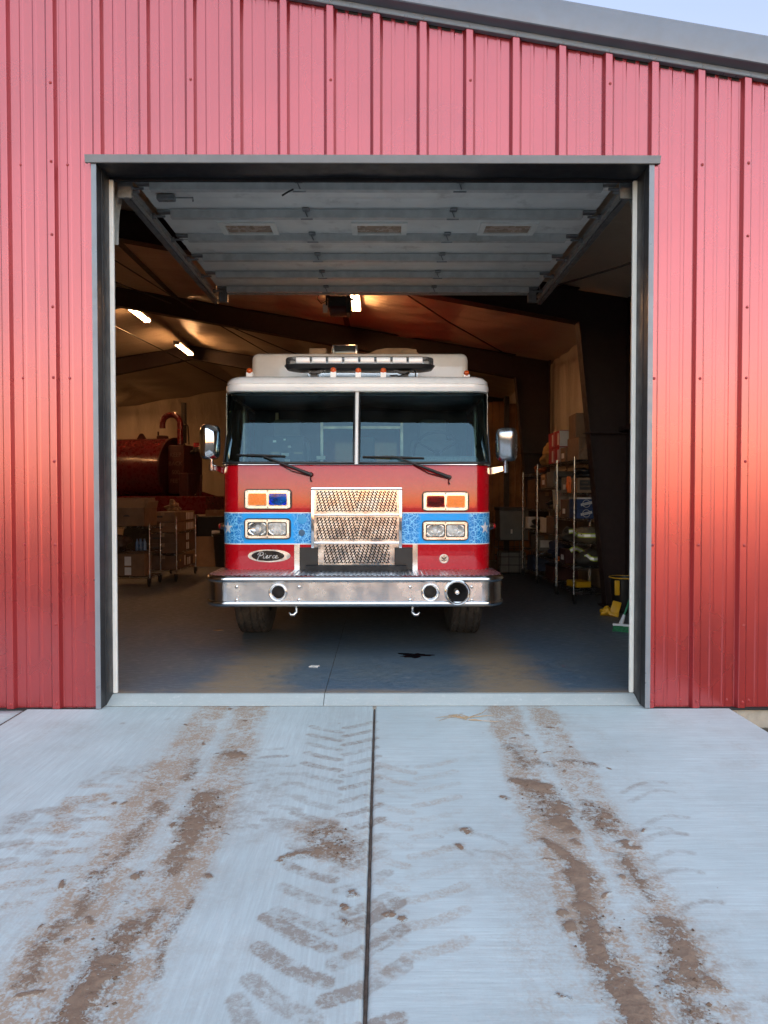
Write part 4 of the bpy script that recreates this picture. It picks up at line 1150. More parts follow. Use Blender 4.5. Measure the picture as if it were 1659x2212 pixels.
for nm, bx_ in (('frame_side', (gx0, gx0+fwid, zu-0.005, gz[0]-0.0235)), ('frame_side', (gx1-fwid, gx1, zu-0.005, gz[0]-0.0235)), ('frame_top', (gx0, gx1, gz[0]-0.023, gz[0])),
                ('crossbar', (gx0+fwid, gx1-fwid, gz[1]-0.008, gz[1]+0.008)), ('crossbar', (gx0+fwid, gx1-fwid, gz[2]-0.008, gz[2]+0.008))):
    b = MB(); b.rbox(bx_[0], bx_[1], -0.047, -0.006, bx_[2], bx_[3], 0.005, 2); b.build(nm, M_chrome, grille, smooth=40)
# black pad round the lower grille, stainless flanks
zb_ = 0.752
b = MB()
b.rbox(ux0, lx0-0.001, -0.036, -0.003, zb_, zu, 0.004, 1); b.build('pad_block', M_bracket, engine)
b = MB(); b.rbox(lx1+0.001, ux1, -0.036, -0.003, zb_, zu, 0.004, 1); b.build('pad_block', M_bracket, engine)
b = MB(); b.rbox(lx0-0.0005, lx1+0.0005, -0.034, -0.004, zb_, gz[3]+0.012, 0.004, 1); b.build('pad_block', M_bracket, engine)
for xa, xb_ in ((TP(636, 1200).x, ux0-0.001), (ux1+0.001, TP(902, 1200).x)):
    b = MB(); b.box(xa, xb_, -0.009, -0.003, 0.728, TP(771, 1176).z); b.build('flank_plate', M_brushed, engine)

# --- emblems
c = TP(582, 1200.5)
b = MB()
def ellipse(a, h, n=40, p=1.0): return [(a*math.copysign(abs(math.cos(t))**p, math.cos(t)), h*math.copysign(abs(math.sin(t))**1.0, math.sin(t))) for t in [2*PI*k/n for k in range(n)]]
b.prism(ellipse(0.193, 0.0575, 40, 0.9), FACE(c.x, -0.002, c.z), 0.008); em = b.build('maker_badge', M_silver, engine, smooth=30)
b = MB(); b.prism(ellipse(0.148, 0.047), FACE(c.x-0.012, -0.0085, c.z), 0.003); b.build('badge_field', M_black_gloss, em)
strokes = [[(0.05,-0.22),(0.075,0.15),(0.11,0.55),(0.15,0.88)], [(0.03,0.62),(0.06,0.86),(0.14,1.0),(0.23,0.98),(0.275,0.80),(0.24,0.58),(0.14,0.48)],
           [(0.315,0.52),(0.30,0.24),(0.33,0.12),(0.385,0.20)], [(0.36,0.74),(0.367,0.80)],
           [(0.385,0.20),(0.46,0.34),(0.485,0.48),(0.45,0.55),(0.415,0.40),(0.425,0.20),(0.47,0.12),(0.54,0.26)],
           [(0.575,0.56),(0.57,0.34),(0.565,0.10)], [(0.572,0.34),(0.60,0.50),(0.635,0.56),(0.662,0.52)],
           [(0.795,0.46),(0.765,0.55),(0.715,0.42),(0.71,0.22),(0.75,0.12),(0.81,0.22)],
           [(0.81,0.22),(0.88,0.34),(0.905,0.48),(0.87,0.55),(0.83,0.40),(0.84,0.20),(0.89,0.12),(0.98,0.26)]]
for i, s_ in enumerate(strokes):
    P = []
    for q in range(len(s_)-1):          # catmull-rom
        p0, p1, p2, p3 = s_[max(q-1, 0)], s_[q], s_[q+1], s_[min(q+2, len(s_)-1)]
        for t in (0, 0.25, 0.5, 0.75):
            P.append(tuple(0.5*((2*p1[j]) + (-p0[j]+p2[j])*t + (2*p0[j]-5*p1[j]+4*p2[j]-p3[j])*t*t + (-p0[j]+3*p1[j]-3*p2[j]+p3[j])*t**3) for j in (0, 1)))
    P.append(s_[-1])
    sz = 0.062
    P3 = [(c.x - 0.118 + p[0]*0.205 + p[1]*0.012, -0.0118, c.z - 0.030 + p[1]*sz) for p in P]
    b = MB(); b.tube(P3, 0.0046 if i else 0.0052, 6); b.build('letter', M_silver, em, smooth=60)
c = TP(959, 1207)
b = MB(); b.lathe([(0.043, 0), (0.043, 0.004), (0.040, 0.006), (0, 0.006)], 32, FACE(c.x, -0.002, c.z)); se = b.build('round_seal', M_silver, engine, smooth=30)
b = MB(); Ms = FACE(c.x, -0.0085, c.z)
b.prism([(-0.006, -0.012), (0.006, -0.012), (0.008, 0.004), (0.004, 0.010), (-0.004, 0.010), (-0.008, 0.004)], Ms, 0.002)
for s_ in (-1, 1):
    b.prism([(s_*0.008, 0.006), (s_*0.014, 0.018), (s_*0.024, 0.020), (s_*0.022, 0.010), (s_*0.019, 0.002), (s_*0.012, -0.004)][::s_], Ms, 0.002)
    b.prism([(s_*0.008, -0.014), (s_*0.022, -0.006), (s_*0.027, -0.010), (s_*0.012, -0.021)][::s_], Ms, 0.002)
b.prism([(-0.007, -0.014), (0.007, -0.014), (0.004, -0.026), (-0.004, -0.026)], Ms, 0.002); b.prism([(-0.004, 0.012), (0.004, 0.012), (0.005, 0.020), (-0.005, 0.020)], Ms, 0.002)
b.prism([(-0.007, 0.024), (0.007, 0.024), (0.005, 0.031), (-0.005, 0.031)], Ms, 0.002)
b.build('eagle_crest', M_black_gloss, se)

# --- bumper
BF = -0.5; BH = 1.272; BR = 0.20
def bloft(levels, **kw): return loft([(z, o, BF) for z, o in levels], hw=BH, cr=BR, back=0.02, **kw)
bump = bloft([(0.491, -0.05), (0.489, -0.02), (0.493, -0.004), (0.500, 0.003), (0.520, 0.008), (0.533, 0.004), (0.538, -0.006), (0.5385, -0.03)]).build('bumper', M_bumper, engine, smooth=50)
bloft([(0.6955, -0.03), (0.696, -0.004), (0.703, 0.006), (0.714, 0.013), (0.726, 0.014), (0.738, 0.008), (0.747, -0.004), (0.751, -0.016)]).build('top_roll', M_bumper, bump, smooth=50)
# flat face with horn openings, and the wrapped ends
hz = TP(600, 1280, BF).z
horns = [(TP(600, 1280, BF).x, hz, 0.060), (TP(930, 1282, BF).x, hz, 0.060), (TP(988, 1282, BF).x, hz, 0.082)]
circ = lambda x, z, r, n=24: [(x + r*math.cos(2*PI*k/n), z + r*math.sin(2*PI*k/n)) for k in range(n)]
fl = BH - BR
b = MB(); holed_plate(b, [(-fl, 0.535), (fl, 0.535), (fl, 0.699), (-fl, 0.699)], [circ(*h) for h in horns], FACE(0, BF+0.005, 0), 0.0)
b.build('face_plate', M_brushed, bump)
for sg in (-1, 1):
    b = MB()
    def endpt(u, v):
        o_ = -0.005; th = u*PI/2*1.0
        if u <= 0.6:
            th = u/0.6*PI/2; x = fl + (BR+o_)*math.sin(th); y = BF + BR - (BR+o_)*math.cos(th)
        else: x = fl + BR+o_; y = BF + BR + (u-0.6)/0.4*(0.02-BF-BR)
        return (sg*x, y, 0.535 + 0.164*v)
    b.grid(endpt, 20, 2); b.build('face_end', M_bumper, bump, smooth=40)
for i, (hx, hz_, r_) in enumerate(horns):
    Mh = FACE(hx, BF+0.005, hz_)
    b = MB()
    if i < 2:
        b.lathe([(0.059, -0.02), (0.078, 0.001), (0.078, 0.006), (0.072, 0.013), (0.066, 0.013), (0.060, 0.006), (0.050, -0.02), (0.036, -0.08), (0.022, -0.16)], 28, Mh); o = b.build('air_horn', M_chrome, bump, smooth=50)
        b = MB(); b.lathe([(0.030, -0.12), (0.0, -0.121)], 16, Mh); b.build('horn_throat', M_matte, o)
    else:
        b.lathe([(0.080, -0.02), (0.106, 0.004), (0.107, 0.032), (0.100, 0.036), (0.090, 0.030), (0.085, 0.0), (0.082, -0.06)], 32, Mh); o = b.build('siren_speaker', M_chrome, bump, smooth=50)
        b = MB(); b.lathe([(0.084, 0.008), (0.070, -0.02), (0.045, -0.07), (0.02, -0.10), (0, -0.10)], 28, Mh); b.build('speaker_cone', M_rubber, o, smooth=50)
        b = MB(); b.lathe([(0.010, -0.09), (0.016, -0.02), (0.017, 0.002), (0.010, 0.008), (0, 0.009)], 16, Mh); b.build('speaker_plug', M_chrome, o, smooth=50)
bs = MB(); bs.lathe([(0.0145, 0), (0.0145, 0.003), (0.010, 0.008), (0.004, 0.010), (0, 0.0085)], 14); bme = bs.mesh('bolt', M_chrome, 50)
for px in (511, 646, 886, 1019):
    for py in (1268, 1296):
        c = TP(px, py, BF); o = bpy.data.objects.new('bolt', bme); o.matrix_basis = FACE(c.x, BF+0.004, c.z); put(o, bump)
# tread plate deck
P = outline(-0.014, back=0.05, front=BF, hw=BH, cr=BR)
b = MB()
nx = 150
def deck_front(x):
    a = abs(x); h = BH-0.016; r = BR-0.016; f = BF+0.016
    if a <= h-r: return f
    return f + r - math.sqrt(max(0, r*r-(a-(h-r))**2))
def deck_back(x):
    a = abs(x)
    if a < HW-CR: return 0.0
    if a < HW: return CR - math.sqrt(max(0, CR*CR-(a-(HW-CR))**2))
    return 0.14
def deckpt(u, v):
    x = (u-0.5)*2*(BH-0.0165)
    f, k = deck_front(x), deck_back(x) + 0.02
    return (x, f + (max(k, f)-f)*v, 0.7505 + 0.0045*(math.sin(u*nx*PI*0.84) > -0.1))
b.grid(deckpt, nx*3, 6); b.build('tread_deck', M_tread, bump)

# --- mirrors
for sg, px, py, hgt, wid, yl, rot, tilt in ((-1, 455, 955, 75, 44, 0.10, R(38), R(2)), (1, 1094, 961, 73, 47, 0.10, R(-12), R(13))):
    c = TP(px, py, yl); sz = (TY+yl)/1534; w, h = wid*sz, hgt*sz
    Mm = XF(c, tilt, 0, rot)
    b = MB(); bm = bmesh.new(); bmesh.ops.create_cube(bm, size=1.0)
    for v in bm.verts: v.co = Vector((v.co.x*w, v.co.y*0.13, v.co.z*h))
    bmesh.ops.subdivide_edges(bm, edges=bm.edges[:], cuts=6, use_grid_fill=True)
    for v in bm.verts:
        p = v.co; q = Vector((p.x/(w/2), p.y/0.065, p.z/(h/2)))
        # superellipsoid-like rounding, fuller at the back where the glass sits
        nrm = (abs(q.x)**5 + abs(q.y)**5 + abs(q.z)**5)**(1/5)
        q = q/nrm
        k = 1.0 - (0.16 if q.y < 0 else 0.0)*abs(min(0, q.y))**1.5
        q.y *= 1 - 0.28*(q.x*q.x)*(q.y < 0) - 0.16*(q.z*q.z)*(q.y < 0)
        v.co = Vector((q.x*k*w/2, q.y*0.065, q.z*k*h/2))
    b.bm(bm, 0, Mm); bm.free(); mi = b.build('side_mirror', M_chrome if sg < 0 else M_satin, engine, smooth=80)
    b = MB(); b.tube([Mm @ Vector((-sg*0.01, 0, -h/2+0.01)), Mm @ Vector((-sg*0.01, 0, -h/2-0.075))], 0.016, 12); b.tube([Mm @ Vector((-sg*0.01, 0, -h/2-0.025)), Mm @ Vector((-sg*0.01, 0, -h/2-0.10))], 0.025, 14)
    b.build('mirror_post', M_chrome, mi, smooth=50)
    j = Mm @ Vector((-sg*0.01, 0, -h/2-0.062)); e = Vector((sg*(HW-0.01), 0.22, TP(480, 1018, 0.1).z))
    b = MB(); d = (e-j).normalized(); u = d.cross(Vector((0, 1, 0))).normalized()*(1 if sg < 0 else -1)
    n_ = Vector((0, 1, 0))
    vs = []
    for pt, hh, tt in ((j, 0.020, 0.014), (e, 0.034, 0.020)):
        up_ = Vector((0, 0, 1))
        vs += [pt - n_*tt - up_*hh, pt + n_*tt - up_*hh, pt + n_*tt + up_*hh, pt - n_*tt + up_*hh]
    b.add(vs, [(0,1,2,3), (4,7,6,5), (0,4,5,1), (1,5,6,2), (2,6,7,3), (3,7,4,0)]); b.build('mirror_arm', M_chrome, mi)
# --- wipers
for bl, ar in ((((512, 982), (616, 985)), ((672, 1025), (568, 985))), (((783, 986), (916, 989)), ((970, 1031), (858, 988)))):
    q = [TP(*p) for p in bl]; qa = [TP(*p) for p in ar]
    yy = fy(q[0].z) - 0.030
    b = MB(); b.tube([(q[0].x, yy+0.008, q[0].z), ((q[0].x+q[1].x)/2, yy, (q[0].z+q[1].z)/2+0.002), (q[1].x, yy+0.008, q[1].z)], [0.005, 0.009, 0.005], 6); wp = b.build('wiper', M_rubber, engine, smooth=60)
    b = MB(); b.tube([(q[0].x, yy+0.016, q[0].z-0.008), (q[1].x, yy+0.016, q[1].z-0.008)], 0.005, 5); b.build('blade', M_rubber, wp)
    b = MB(); b.tube([(qa[0].x, -0.035, qa[0].z), (qa[0].x*0.55+qa[1].x*0.45, -0.045, qa[0].z*0.55+qa[1].z*0.45), (qa[1].x, yy-0.004, qa[1].z)], [0.015, 0.012, 0.007], 8); b.build('arm', M_rubber, wp, smooth=60)
    b = MB(); b.lathe([(0.022, -0.002), (0.022, 0.02), (0.014, 0.045), (0, 0.047)], 14, FACE(qa[0].x, 0, qa[0].z)); b.build('pivot', M_rubber, wp, smooth=50)
    b = MB(); b.tube([(qa[0].x-0.02, -0.03, qa[0].z-0.01), (qa[0].x*0.6+qa[1].x*0.4, -0.03, qa[0].z*0.6+qa[1].z*0.4-0.035), (qa[1].x+0.06, yy, qa[1].z-0.02)], 0.005, 6); b.build('hose', M_rubber, wp, smooth=60)
    b = MB(); b.tube([(qa[0].x, -0.03, qa[0].z-0.01), (qa[0].x-0.005, -0.02, qa[0].z-0.045), (qa[0].x+0.003, -0.012, qa[0].z-0.062)], [0.006, 0.005, 0.009], 6); b.build('nozzle', M_rubber, wp, smooth=60)

# --- running gear
def tri(t): t = t % 1.0; return 4*abs(t-0.5)-1
def make_tyre(name, xi, xo, yc, rad=0.51):
    b = MB(); wdt = xo-xi; na, nu = 180, 44
    def pt(u, v):
        a = u*2*PI; x = v*2-1
        edge = max(0, abs(x)-0.80)/0.20
        r_ = rad - 0.085*edge**2.2 - 0.006*x*x
        for g_, gw in ((-0.46, 0.050), (0.0, 0.050), (0.46, 0.050), (-0.78, 0.03), (0.78, 0.03)):
            if abs(x - g_ - 0.045*tri(u*42 + (0.25 if g_ > 0 else 0))) < gw: r_ -= 0.014
        return ((xi+xo)/2 + x*wdt/2, yc + r_*math.cos(a), 0.51 + r_*math.sin(a))
    b.grid(pt, na, nu)
    for x_, s_ in ((xi, -1), (xo, 1)):
        b.lathe([(rad-0.085, 0), (rad-0.13, s_*0.012), (0.33, s_*0.005), (0.29, -s_*0.02)], 48, Matrix(((0,0,1,x_),(1,0,0,yc),(0,1,0,0.51),(0,0,0,1))))
    o = b.build(name, M_tyre, engine, smooth=35)
    b = MB(); b.lathe([(0.295, -0.10), (0.295, 0.10), (0.28, 0.10), (0.20, 0.02), (0.09, 0.05), (0.09, 0.12), (0, 0.12)], 32, Matrix(((0,0,1,(xi+xo)/2),(1,0,0,yc),(0,1,0,0.51),(0,0,0,1)))); b.build('rim', M_alu, o, smooth=40)
    return o
for xi, xo in ((-1.235, -0.915), (0.915, 1.235)):
    make_tyre('wheel', xi, xo, 0.98)
for s_ in (-1, 1):
    make_tyre('wheel', s_*1.22-0.15 if s_ > 0 else -1.22, s_*1.22+0.0 if s_ > 0 else -1.22+0.30, 5.6)
b = MB(); b.box(-0.45, 0.45, -0.15, 6.5, 0.60, 0.80); b.build('chassis', M_matte, engine)
b = MB(); b.rbox(-0.62, 0.66, 0.30, 0.62, 0.355, 0.50, 0.03, 2); b.build('sump', M_matte, engine)
b = MB(); b.rbox(-0.90, 0.90, 0.90, 1.06, 0.42, 0.56, 0.05, 2); b.build('axle', M_matte, engine)
b = MB(); b.tube([(-0.9, 0.75, 0.50), (-0.7, 0.62, 0.42), (-0.5, 0.6, 0.40), (-0.35, 0.65, 0.45)], 0.05, 8); b.build('steering_link', M_matte, engine, smooth=60)
b = MB(); b.box(-1.20, 1.20, 0.05, 2.5, 0.72, 0.76); b.build('cab_floor', M_matte, engine)
for px in (640, 891):
    c = TP(px, 1318, -0.36); s_ = -1 if px < 700 else 1
    b = MB(); b.tube([(c.x, -0.36, 0.60), (c.x, -0.36, 0.455), (c.x - s_*0.0, -0.375, 0.425), (c.x + s_*0.018, -0.385, 0.405), (c.x + s_*0.042, -0.385, 0.405), (c.x + s_*0.058, -0.38, 0.425)], [0.017, 0.016, 0.016, 0.017, 0.015, 0.008], 10)
    b.build('tow_hook', M_satin, engine, smooth=60)
# --- cab interior
b = MB(); b.rbox(-1.17, 1.17, 0.06, 0.50, 1.30, 1.665, 0.03, 2); b.build('dashboard', M_grey_in, engine, smooth=40)
b = MB(); b.rbox(0.30, 1.13, 0.10, 0.50, 1.60, 1.795, 0.05, 3); b.build('instrument_hood', M_dash, engine, smooth=40)
b = MB(); b.rbox(-0.30, 0.26, 0.20, 1.0, 1.2, 1.74, 0.06, 3); b.build('engine_cover', M_dark_in, engine, smooth=40)
b = MB(); Mw = XF((0.78, 0.62, 1.86), R(-55), 0, 0); b.tube([Mw @ Vector((0.23*math.cos(2*PI*k/32), 0.23*math.sin(2*PI*k/32), 0)) for k in range(32)], 0.015, 8, closed=True)
for k in range(3):
    a_ = PI/2 + 2*PI*k/3; b.tube([Mw @ Vector((0, 0, -0.03)), Mw @ Vector((0.23*math.cos(a_), 0.23*math.sin(a_), 0))], 0.012, 6)
b.tube([Mw @ Vector((0, 0, 0)), Mw @ Vector((0, 0, -0.4))], 0.03, 8); b.build('steering_wheel', M_rubber, engine, smooth=60)
for x_ in (-0.78, 0.78):
    b = MB(); b.rbox(x_-0.26, x_+0.26, 0.75, 1.22, 1.20, 1.38, 0.05, 2); b.rbox(x_-0.25, x_+0.25, 1.12, 1.26, 1.30, 2.02, 0.05, 2); b.rbox(x_-0.15, x_+0.15, 1.13, 1.24, 2.0, 2.24, 0.04, 2)
    b.build('seat', M_grey_in, engine, smooth=40)
b = MB(); b.box(-1.18, -0.42, 1.50, 1.53, 0.8, 2.40); b.box(0.44, 1.18, 1.50, 1.53, 0.8, 2.40); b.box(-0.42, 0.44, 1.50, 1.53, 0.8, 1.72); b.box(-0.42, 0.44, 1.50, 1.53, 2.20, 2.40); b.build('bulkhead', M_dark_in, engine)
for xa, xb_, za, zb2 in ((-0.45, -0.42, 1.70, 2.24), (0.44, 0.47, 1.70, 2.24), (-0.419, 0.439, 2.17, 2.20), (-0.95, -0.92, 1.6, 2.35)):
    b = MB(); b.box(xa, xb_, 1.470, 1.499, za, zb2); b.build('bulkhead_trim', M_alu, engine)
b = MB(); b.box(-1.19, 1.19, 0.30, 2.5, 2.375, 2.39); b.build('headliner', M_dark_in, engine)
b = MB(); b.rbox(-0.90, -0.50, 0.30, 0.50, 1.68, 1.99, 0.02, 2); b.build('radio_console', M_dark_in, engine, smooth=40)
for k, (x_, z_, w_, h_, mt) in enumerate(((-0.80, 1.93, 0.03, 0.02, M_led), (-0.70, 1.95, 0.02, 0.015, M_led), (-0.66, 1.88, 0.03, 0.02, M_paper), (-0.72, 1.80, 0.07, 0.03, M_paper), (-0.82, 1.82, 0.08, 0.02, M_smoke), (-0.60, 1.82, 0.08, 0.02, M_smoke), (-0.69, 1.73, 0.05, 0.04, M_paper))):
    b = MB(); b.box(x_, x_+w_, 0.292, 0.299, z_, z_+h_); b.build('console_label', mt, engine)
b = MB(); b.rbox(-0.385, -0.30, 0.24, 0.26, 1.765, 1.80, 0.004, 1); b.build('paper_tag', M_paper, engine)
b = MB(); b.rbox(0.02, 0.16, 0.5, 0.62, 1.70, 2.0, 0.02, 2); b.build('map_lamp', M_dark_in, engine)
# --- body behind the cab
b = MB(); b.rbox(-1.215, 1.215, 2.62, 8.2, 0.62, 2.75, 0.03, 2); b.build('rear_body', M_red, engine)
for s_ in (-1, 1):
    for k in range(4):
        y_ = 3.0 + k*1.25
        b = MB(); b.rbox(min(s_*1.214, s_*1.232), max(s_*1.214, s_*1.232), y_, y_+1.1, 1.25 if k in (1, 2) else 0.8, 2.3, 0.008, 1); b.build('locker_door', M_brushed, engine)
b = MB(); b.box(-1.2, 1.2, 2.5, 2.66, 0.70, 2.40); b.build('cab_rear_wall', M_red, engine)
engine.location = (TX, TY, 0)
# ================================================================== overhead sectional door (open, lying under the roof)
M_door = pm('white_door_skin', (0.72, 0.74, 0.72), 0.42, var=0.07, vscale=3, bump=0.35, bscale=5, dirt=(0.16, 0.14, 0.12), dirt_amt=0.16, dscale=4)
M_galv = pm('galvanised_steel', (0.42, 0.44, 0.43), 0.45, 0.35, var=0.14, vscale=14, rvar=0.12, dirt=(0.14, 0.12, 0.10), dirt_amt=0.2)
M_strut = pm('zinc_strut', (0.50, 0.52, 0.51), 0.45, 0.1, var=0.12, vscale=9, dirt=(0.2, 0.18, 0.15), dirt_amt=0.12)
M_galv_dk = pm('dull_track_steel', (0.24, 0.25, 0.255), 0.5, 0.5, var=0.2, vscale=12)
M_grease = pm('dark_hinge', (0.03, 0.028, 0.026), 0.6, var=0.3)
M_pane = pm('pane_painted_tubelight', (0.42, 0.30, 0.22), 0.25, var=0.15)  # tan base stands in for the tube-lit space seen through the pane
ZD = 3.80
door = thing('overhead_door', (-0.05, 5.1, 3.7), 'white sectional overhead door rolled up flat under the roof', 'garage door')
SX0, SX1 = -1.86, 1.79
SEC = 0.538
for k in range(6):
    y0 = 5.03 + SEC*k
    b = MB()
    # thin pressed section with shallow ribs
    def secpt(u, v):
        z = ZD + 0.004*(math.cos(v*2*PI*3) > 0.75) - 0.006*((v < 0.03) or (v > 0.97))
        return (SX0 + (SX1-SX0)*u, y0 + 0.002 + (SEC-0.004)*v, z)
    wins = []
    if k == 2:
        wins = [(-1.40, -0.94), (-0.24, 0.21), (0.89, 1.355)]
        ya, yb = y0+0.135, y0+0.40
        holes = [[(a, ya), (c, ya), (c, yb), (a, yb)] for a, c in wins]
        holed_plate(b, [(SX0, y0+0.002), (SX1, y0+0.002), (SX1, y0+SEC-0.002), (SX0, y0+SEC-0.002)], holes, Matrix.Identity(4), ZD)
    else:
        b.grid(secpt, 12, 40)
    o = b.build('door_section', M_door, door, smooth=20)
    for a, c in wins:
        b = MB(); ring(b, [(a-0.02, ya-0.02), (c+0.02, ya-0.02), (c+0.02, yb+0.02), (a-0.02, yb+0.02)], [(a+0.03, ya+0.03), (c-0.03, ya+0.03), (c-0.03, yb-0.03), (a+0.03, yb-0.03)], Matrix.Identity(4), ZD+0.03, ZD-0.014)
        w_ = b.build('window_frame', M_vinyl_white, o)
        b = MB(); b.box(a+0.02, c-0.02, ya+0.02, yb-0.02, ZD+0.005, ZD+0.012); b.build('pane', M_pane, w_)
    # strut under the section: a hat channel
    ys = 5.45 + 0.5374*k
    b = MB()
    hat = [(-0.052, ZD-0.002), (-0.030, ZD-0.004), (-0.026, ZD-0.062), (0.026, ZD-0.062), (0.030, ZD-0.004), (0.052, ZD-0.002)]
    for (ya_, za), (yb_, zb) in zip(hat[:-1], hat[1:]):
        b.add([(SX0+0.11, ys+ya_, za), (SX1-0.11, ys+ya_, za), (SX1-0.11, ys+yb_, zb), (SX0+0.11, ys+yb_, zb)], [(0,1,2,3)])
    b.build('strut', M_strut, door)
    rr = random.Random(k)
    for x_ in (-0.62, 0.60):
        b = MB(); b.rbox(x_-0.03, x_+0.03, ys-0.09, ys-0.035, ZD-0.02, ZD-0.003, 0.004, 1); b.tube([(x_-0.05, ys+0.0, ZD-0.066), (x_+0.05, ys+0.0, ZD-0.065)], 0.006, 6); b.tube([(x_-0.01, ys-0.05, ZD-0.02), (x_+0.01, ys-0.028, ZD-0.06)], 0.005, 6); b.build('hinge', M_galv_dk, door)
    for s_, x_ in ((-1, SX0), (1, SX1)):
        b = MB(); b.rbox(min(x_, x_-s_*0.11), max(x_, x_-s_*0.11), ys-0.04, ys+0.03, ZD-0.02, ZD-0.003, 0.004, 1)
        b.tube([(x_-s_*0.06, ys, ZD-0.045), (x_+s_*0.05, ys, ZD-0.045)], 0.010, 8); b.lathe([(0, -0.012), (0.024, -0.012), (0.024, 0.012), (0, 0.012)], 14, XF((x_+s_*0.035, ys, ZD-0.045), 0, PI/2, 0)); b.build('roller', M_galv_dk, door)
b = MB(); b.rbox(SX0, SX1, 8.24, 8.275, ZD-0.055, ZD+0.004, 0.004, 1); b.build('bottom_rail', M_galv, door)
for s_, x_ in ((-1, SX0), (1, SX1)):
    b = MB(); b.rbox(min(x_-s_*0.005, x_-s_*0.10), max(x_-s_*0.005, x_-s_*0.10), 8.19, 8.26, ZD-0.15, ZD-0.01, 0.006, 1); b.build('cable_bracket', M_galv_dk, door)
    # horizontal track: C channel plus hanging angle
    tx = x_ + s_*0.045
    b = MB()
    prof = [(0.0, -0.075), (-0.030, -0.075), (-0.036, -0.068), (-0.036, -0.020), (-0.030, -0.013), (0.0, -0.013)]
    path = [(5.13, -0.55), (5.14, -0.40), (5.17, -0.27), (5.23, -0.16), (5.31, -0.07), (5.41, -0.02), (5.52, 0.0), (8.52, 0.0)]
    rows = []
    for i, (y_, dz) in enumerate(path):
        a_ = path[min(i+1, len(path)-1)]; c_ = path[max(i-1, 0)]; t_ = Vector((a_[0]-c_[0], a_[1]-c_[1])).normalized(); nn = Vector((-t_.y, t_.x))
        rows.append([(tx - s_*p[0], y_ + nn.x*p[1], ZD + dz + nn.y*p[1]) for p in prof])
    n_ = len(prof)
    b.add([p for r_ in rows for p in r_], [(i*n_+k_, i*n_+k_+1, (i+1)*n_+k_+1, (i+1)*n_+k_) for i in range(len(rows)-1) for k_ in range(n_-1)])
    b.build('track', M_galv, door, smooth=30)
    b = MB(); b.box(min(tx+s_*0.040, tx+s_*0.044), max(tx+s_*0.040, tx+s_*0.044), 5.5, 8.55, ZD-0.082, ZD-0.018); b.box(min(tx+s_*0.040, tx+s_*0.085), max(tx+s_*0.040, tx+s_*0.085), 5.5, 8.55, ZD-0.086, ZD-0.082); b.build('track_angle', M_galv_dk, door)
    b = MB(); b.box(min(tx+s_*0.047, tx+s_*0.051), max(tx+s_*0.047, tx+s_*0.051), 8.46, 8.50, ZD-0.08, ceil_z(tx)-0.1); b.build('hanger', M_galv_dk, door)
    # flag bracket by the jamb
    b = MB(); b.box(min(tx, tx-s_*0.10), max(tx, tx-s_*0.10), 5.19, 5.22, 3.58, 3.70); b.tube([(tx-s_*0.02, 5.3, 3.66), (tx-s_*0.12, 5.3, 3.67)], 0.012, 8); b.build('flag_bracket', M_galv_dk, door)
b = MB(); b.rbox(SX0+0.10, SX0+0.24, 5.62, 5.68, ZD-0.055, ZD-0.012, 0.006, 1); b.tube([(SX0+0.24, 5.65, ZD-0.03), (SX0+0.38, 5.65, ZD-0.03), (SX0+0.38, 5.65, ZD-0.06)], 0.006, 6); b.build('slide_bolt', M_galv_dk, door)
# pull rope on the first strut
b = MB(); b.tube([(-0.66, 5.40, ZD-0.07), (-0.70, 5.38, ZD-0.10), (-0.74, 5.37, ZD-0.13)], 0.007, 6); b.build('pull_rope', M_grease, door)

# ------------------------------------------------------------------ door opener behind the raised door
M_op_red = pm('opener_maroon', (0.06, 0.008, 0.008), 0.5)
op = thing('door_opener', tuple(at(735, 657, 8.72)), 'dark door opener motor with white tag hanging behind the raised door', 'door opener')
c = at(733, 657, 8.72)
b = MB(); b.rbox(c.x-0.14, c.x+0.10, c.y, c.y+0.30, c.z-0.04, c.z+0.10, 0.012, 2); b.build('housing', M_grease, op)
b = MB(); b.lathe([(0, -0.10), (0.075, -0.10), (0.085, -0.09), (0.085, 0.10), (0.075, 0.11), (0, 0.11)], 20, XF((c.x-0.02, c.y+0.08, c.z-0.05), 0, PI/2, 0)); b.build('motor', M_op_red, op, smooth=40)
b = MB()
b.rbox(c.x+0.085, c.x+0.135, c.y-0.01, c.y+0.26, c.z-0.11, c.z+0.11, 0.008, 1); b.build('gear_plate', M_grease, op)
b = MB(); b.tube([(c.x+0.13, c.y+0.02, c.z+0.065), (c.x+0.175, c.y+0.02, c.z+0.065)], 0.018, 10); b.build('shaft', M_grease, op)
b = MB(); b.box(c.x-0.20, c.x-0.145, c.y-0.012, c.y-0.008, c.z-0.11, c.z-0.005); b.build('tag', M_paper, op)
b = MB(); b.tube([(c.x-0.14, c.y, c.z+0.05), (c.x-0.22, c.y-0.02, c.z+0.0), (c.x-0.27, c.y-0.02, c.z+0.06), (c.x-0.24, c.y-0.02, c.z+0.13)], 0.005, 6); b.build('cable', M_grease, op, smooth=60)
b = MB(); b.box(c.x-0.06, c.x+0.0, 5.45, c.y+0.05, c.z+0.155, c.z+0.195); b.build('rail', M_grease, op)
b = MB(); b.box(c.x-0.165, c.x-0.145, c.y-0.02, c.y+0.0, c.z-0.02, ceil_z(c.x)-0.03); b.box(c.x+0.08, c.x+0.10, c.y+0.2, c.y+0.22, c.z+0.1, ceil_z(c.x)-0.03); b.build('hanger_strap', M_grease, op)
b = MB(); b.prism([(0, 0), (0.03, 0.0), (-0.05, 0.22), (-0.10, 0.22)], FACE(c.x-0.12, c.y-0.03, c.z+0.02), 0.01); b.build('arm', M_grease, op)

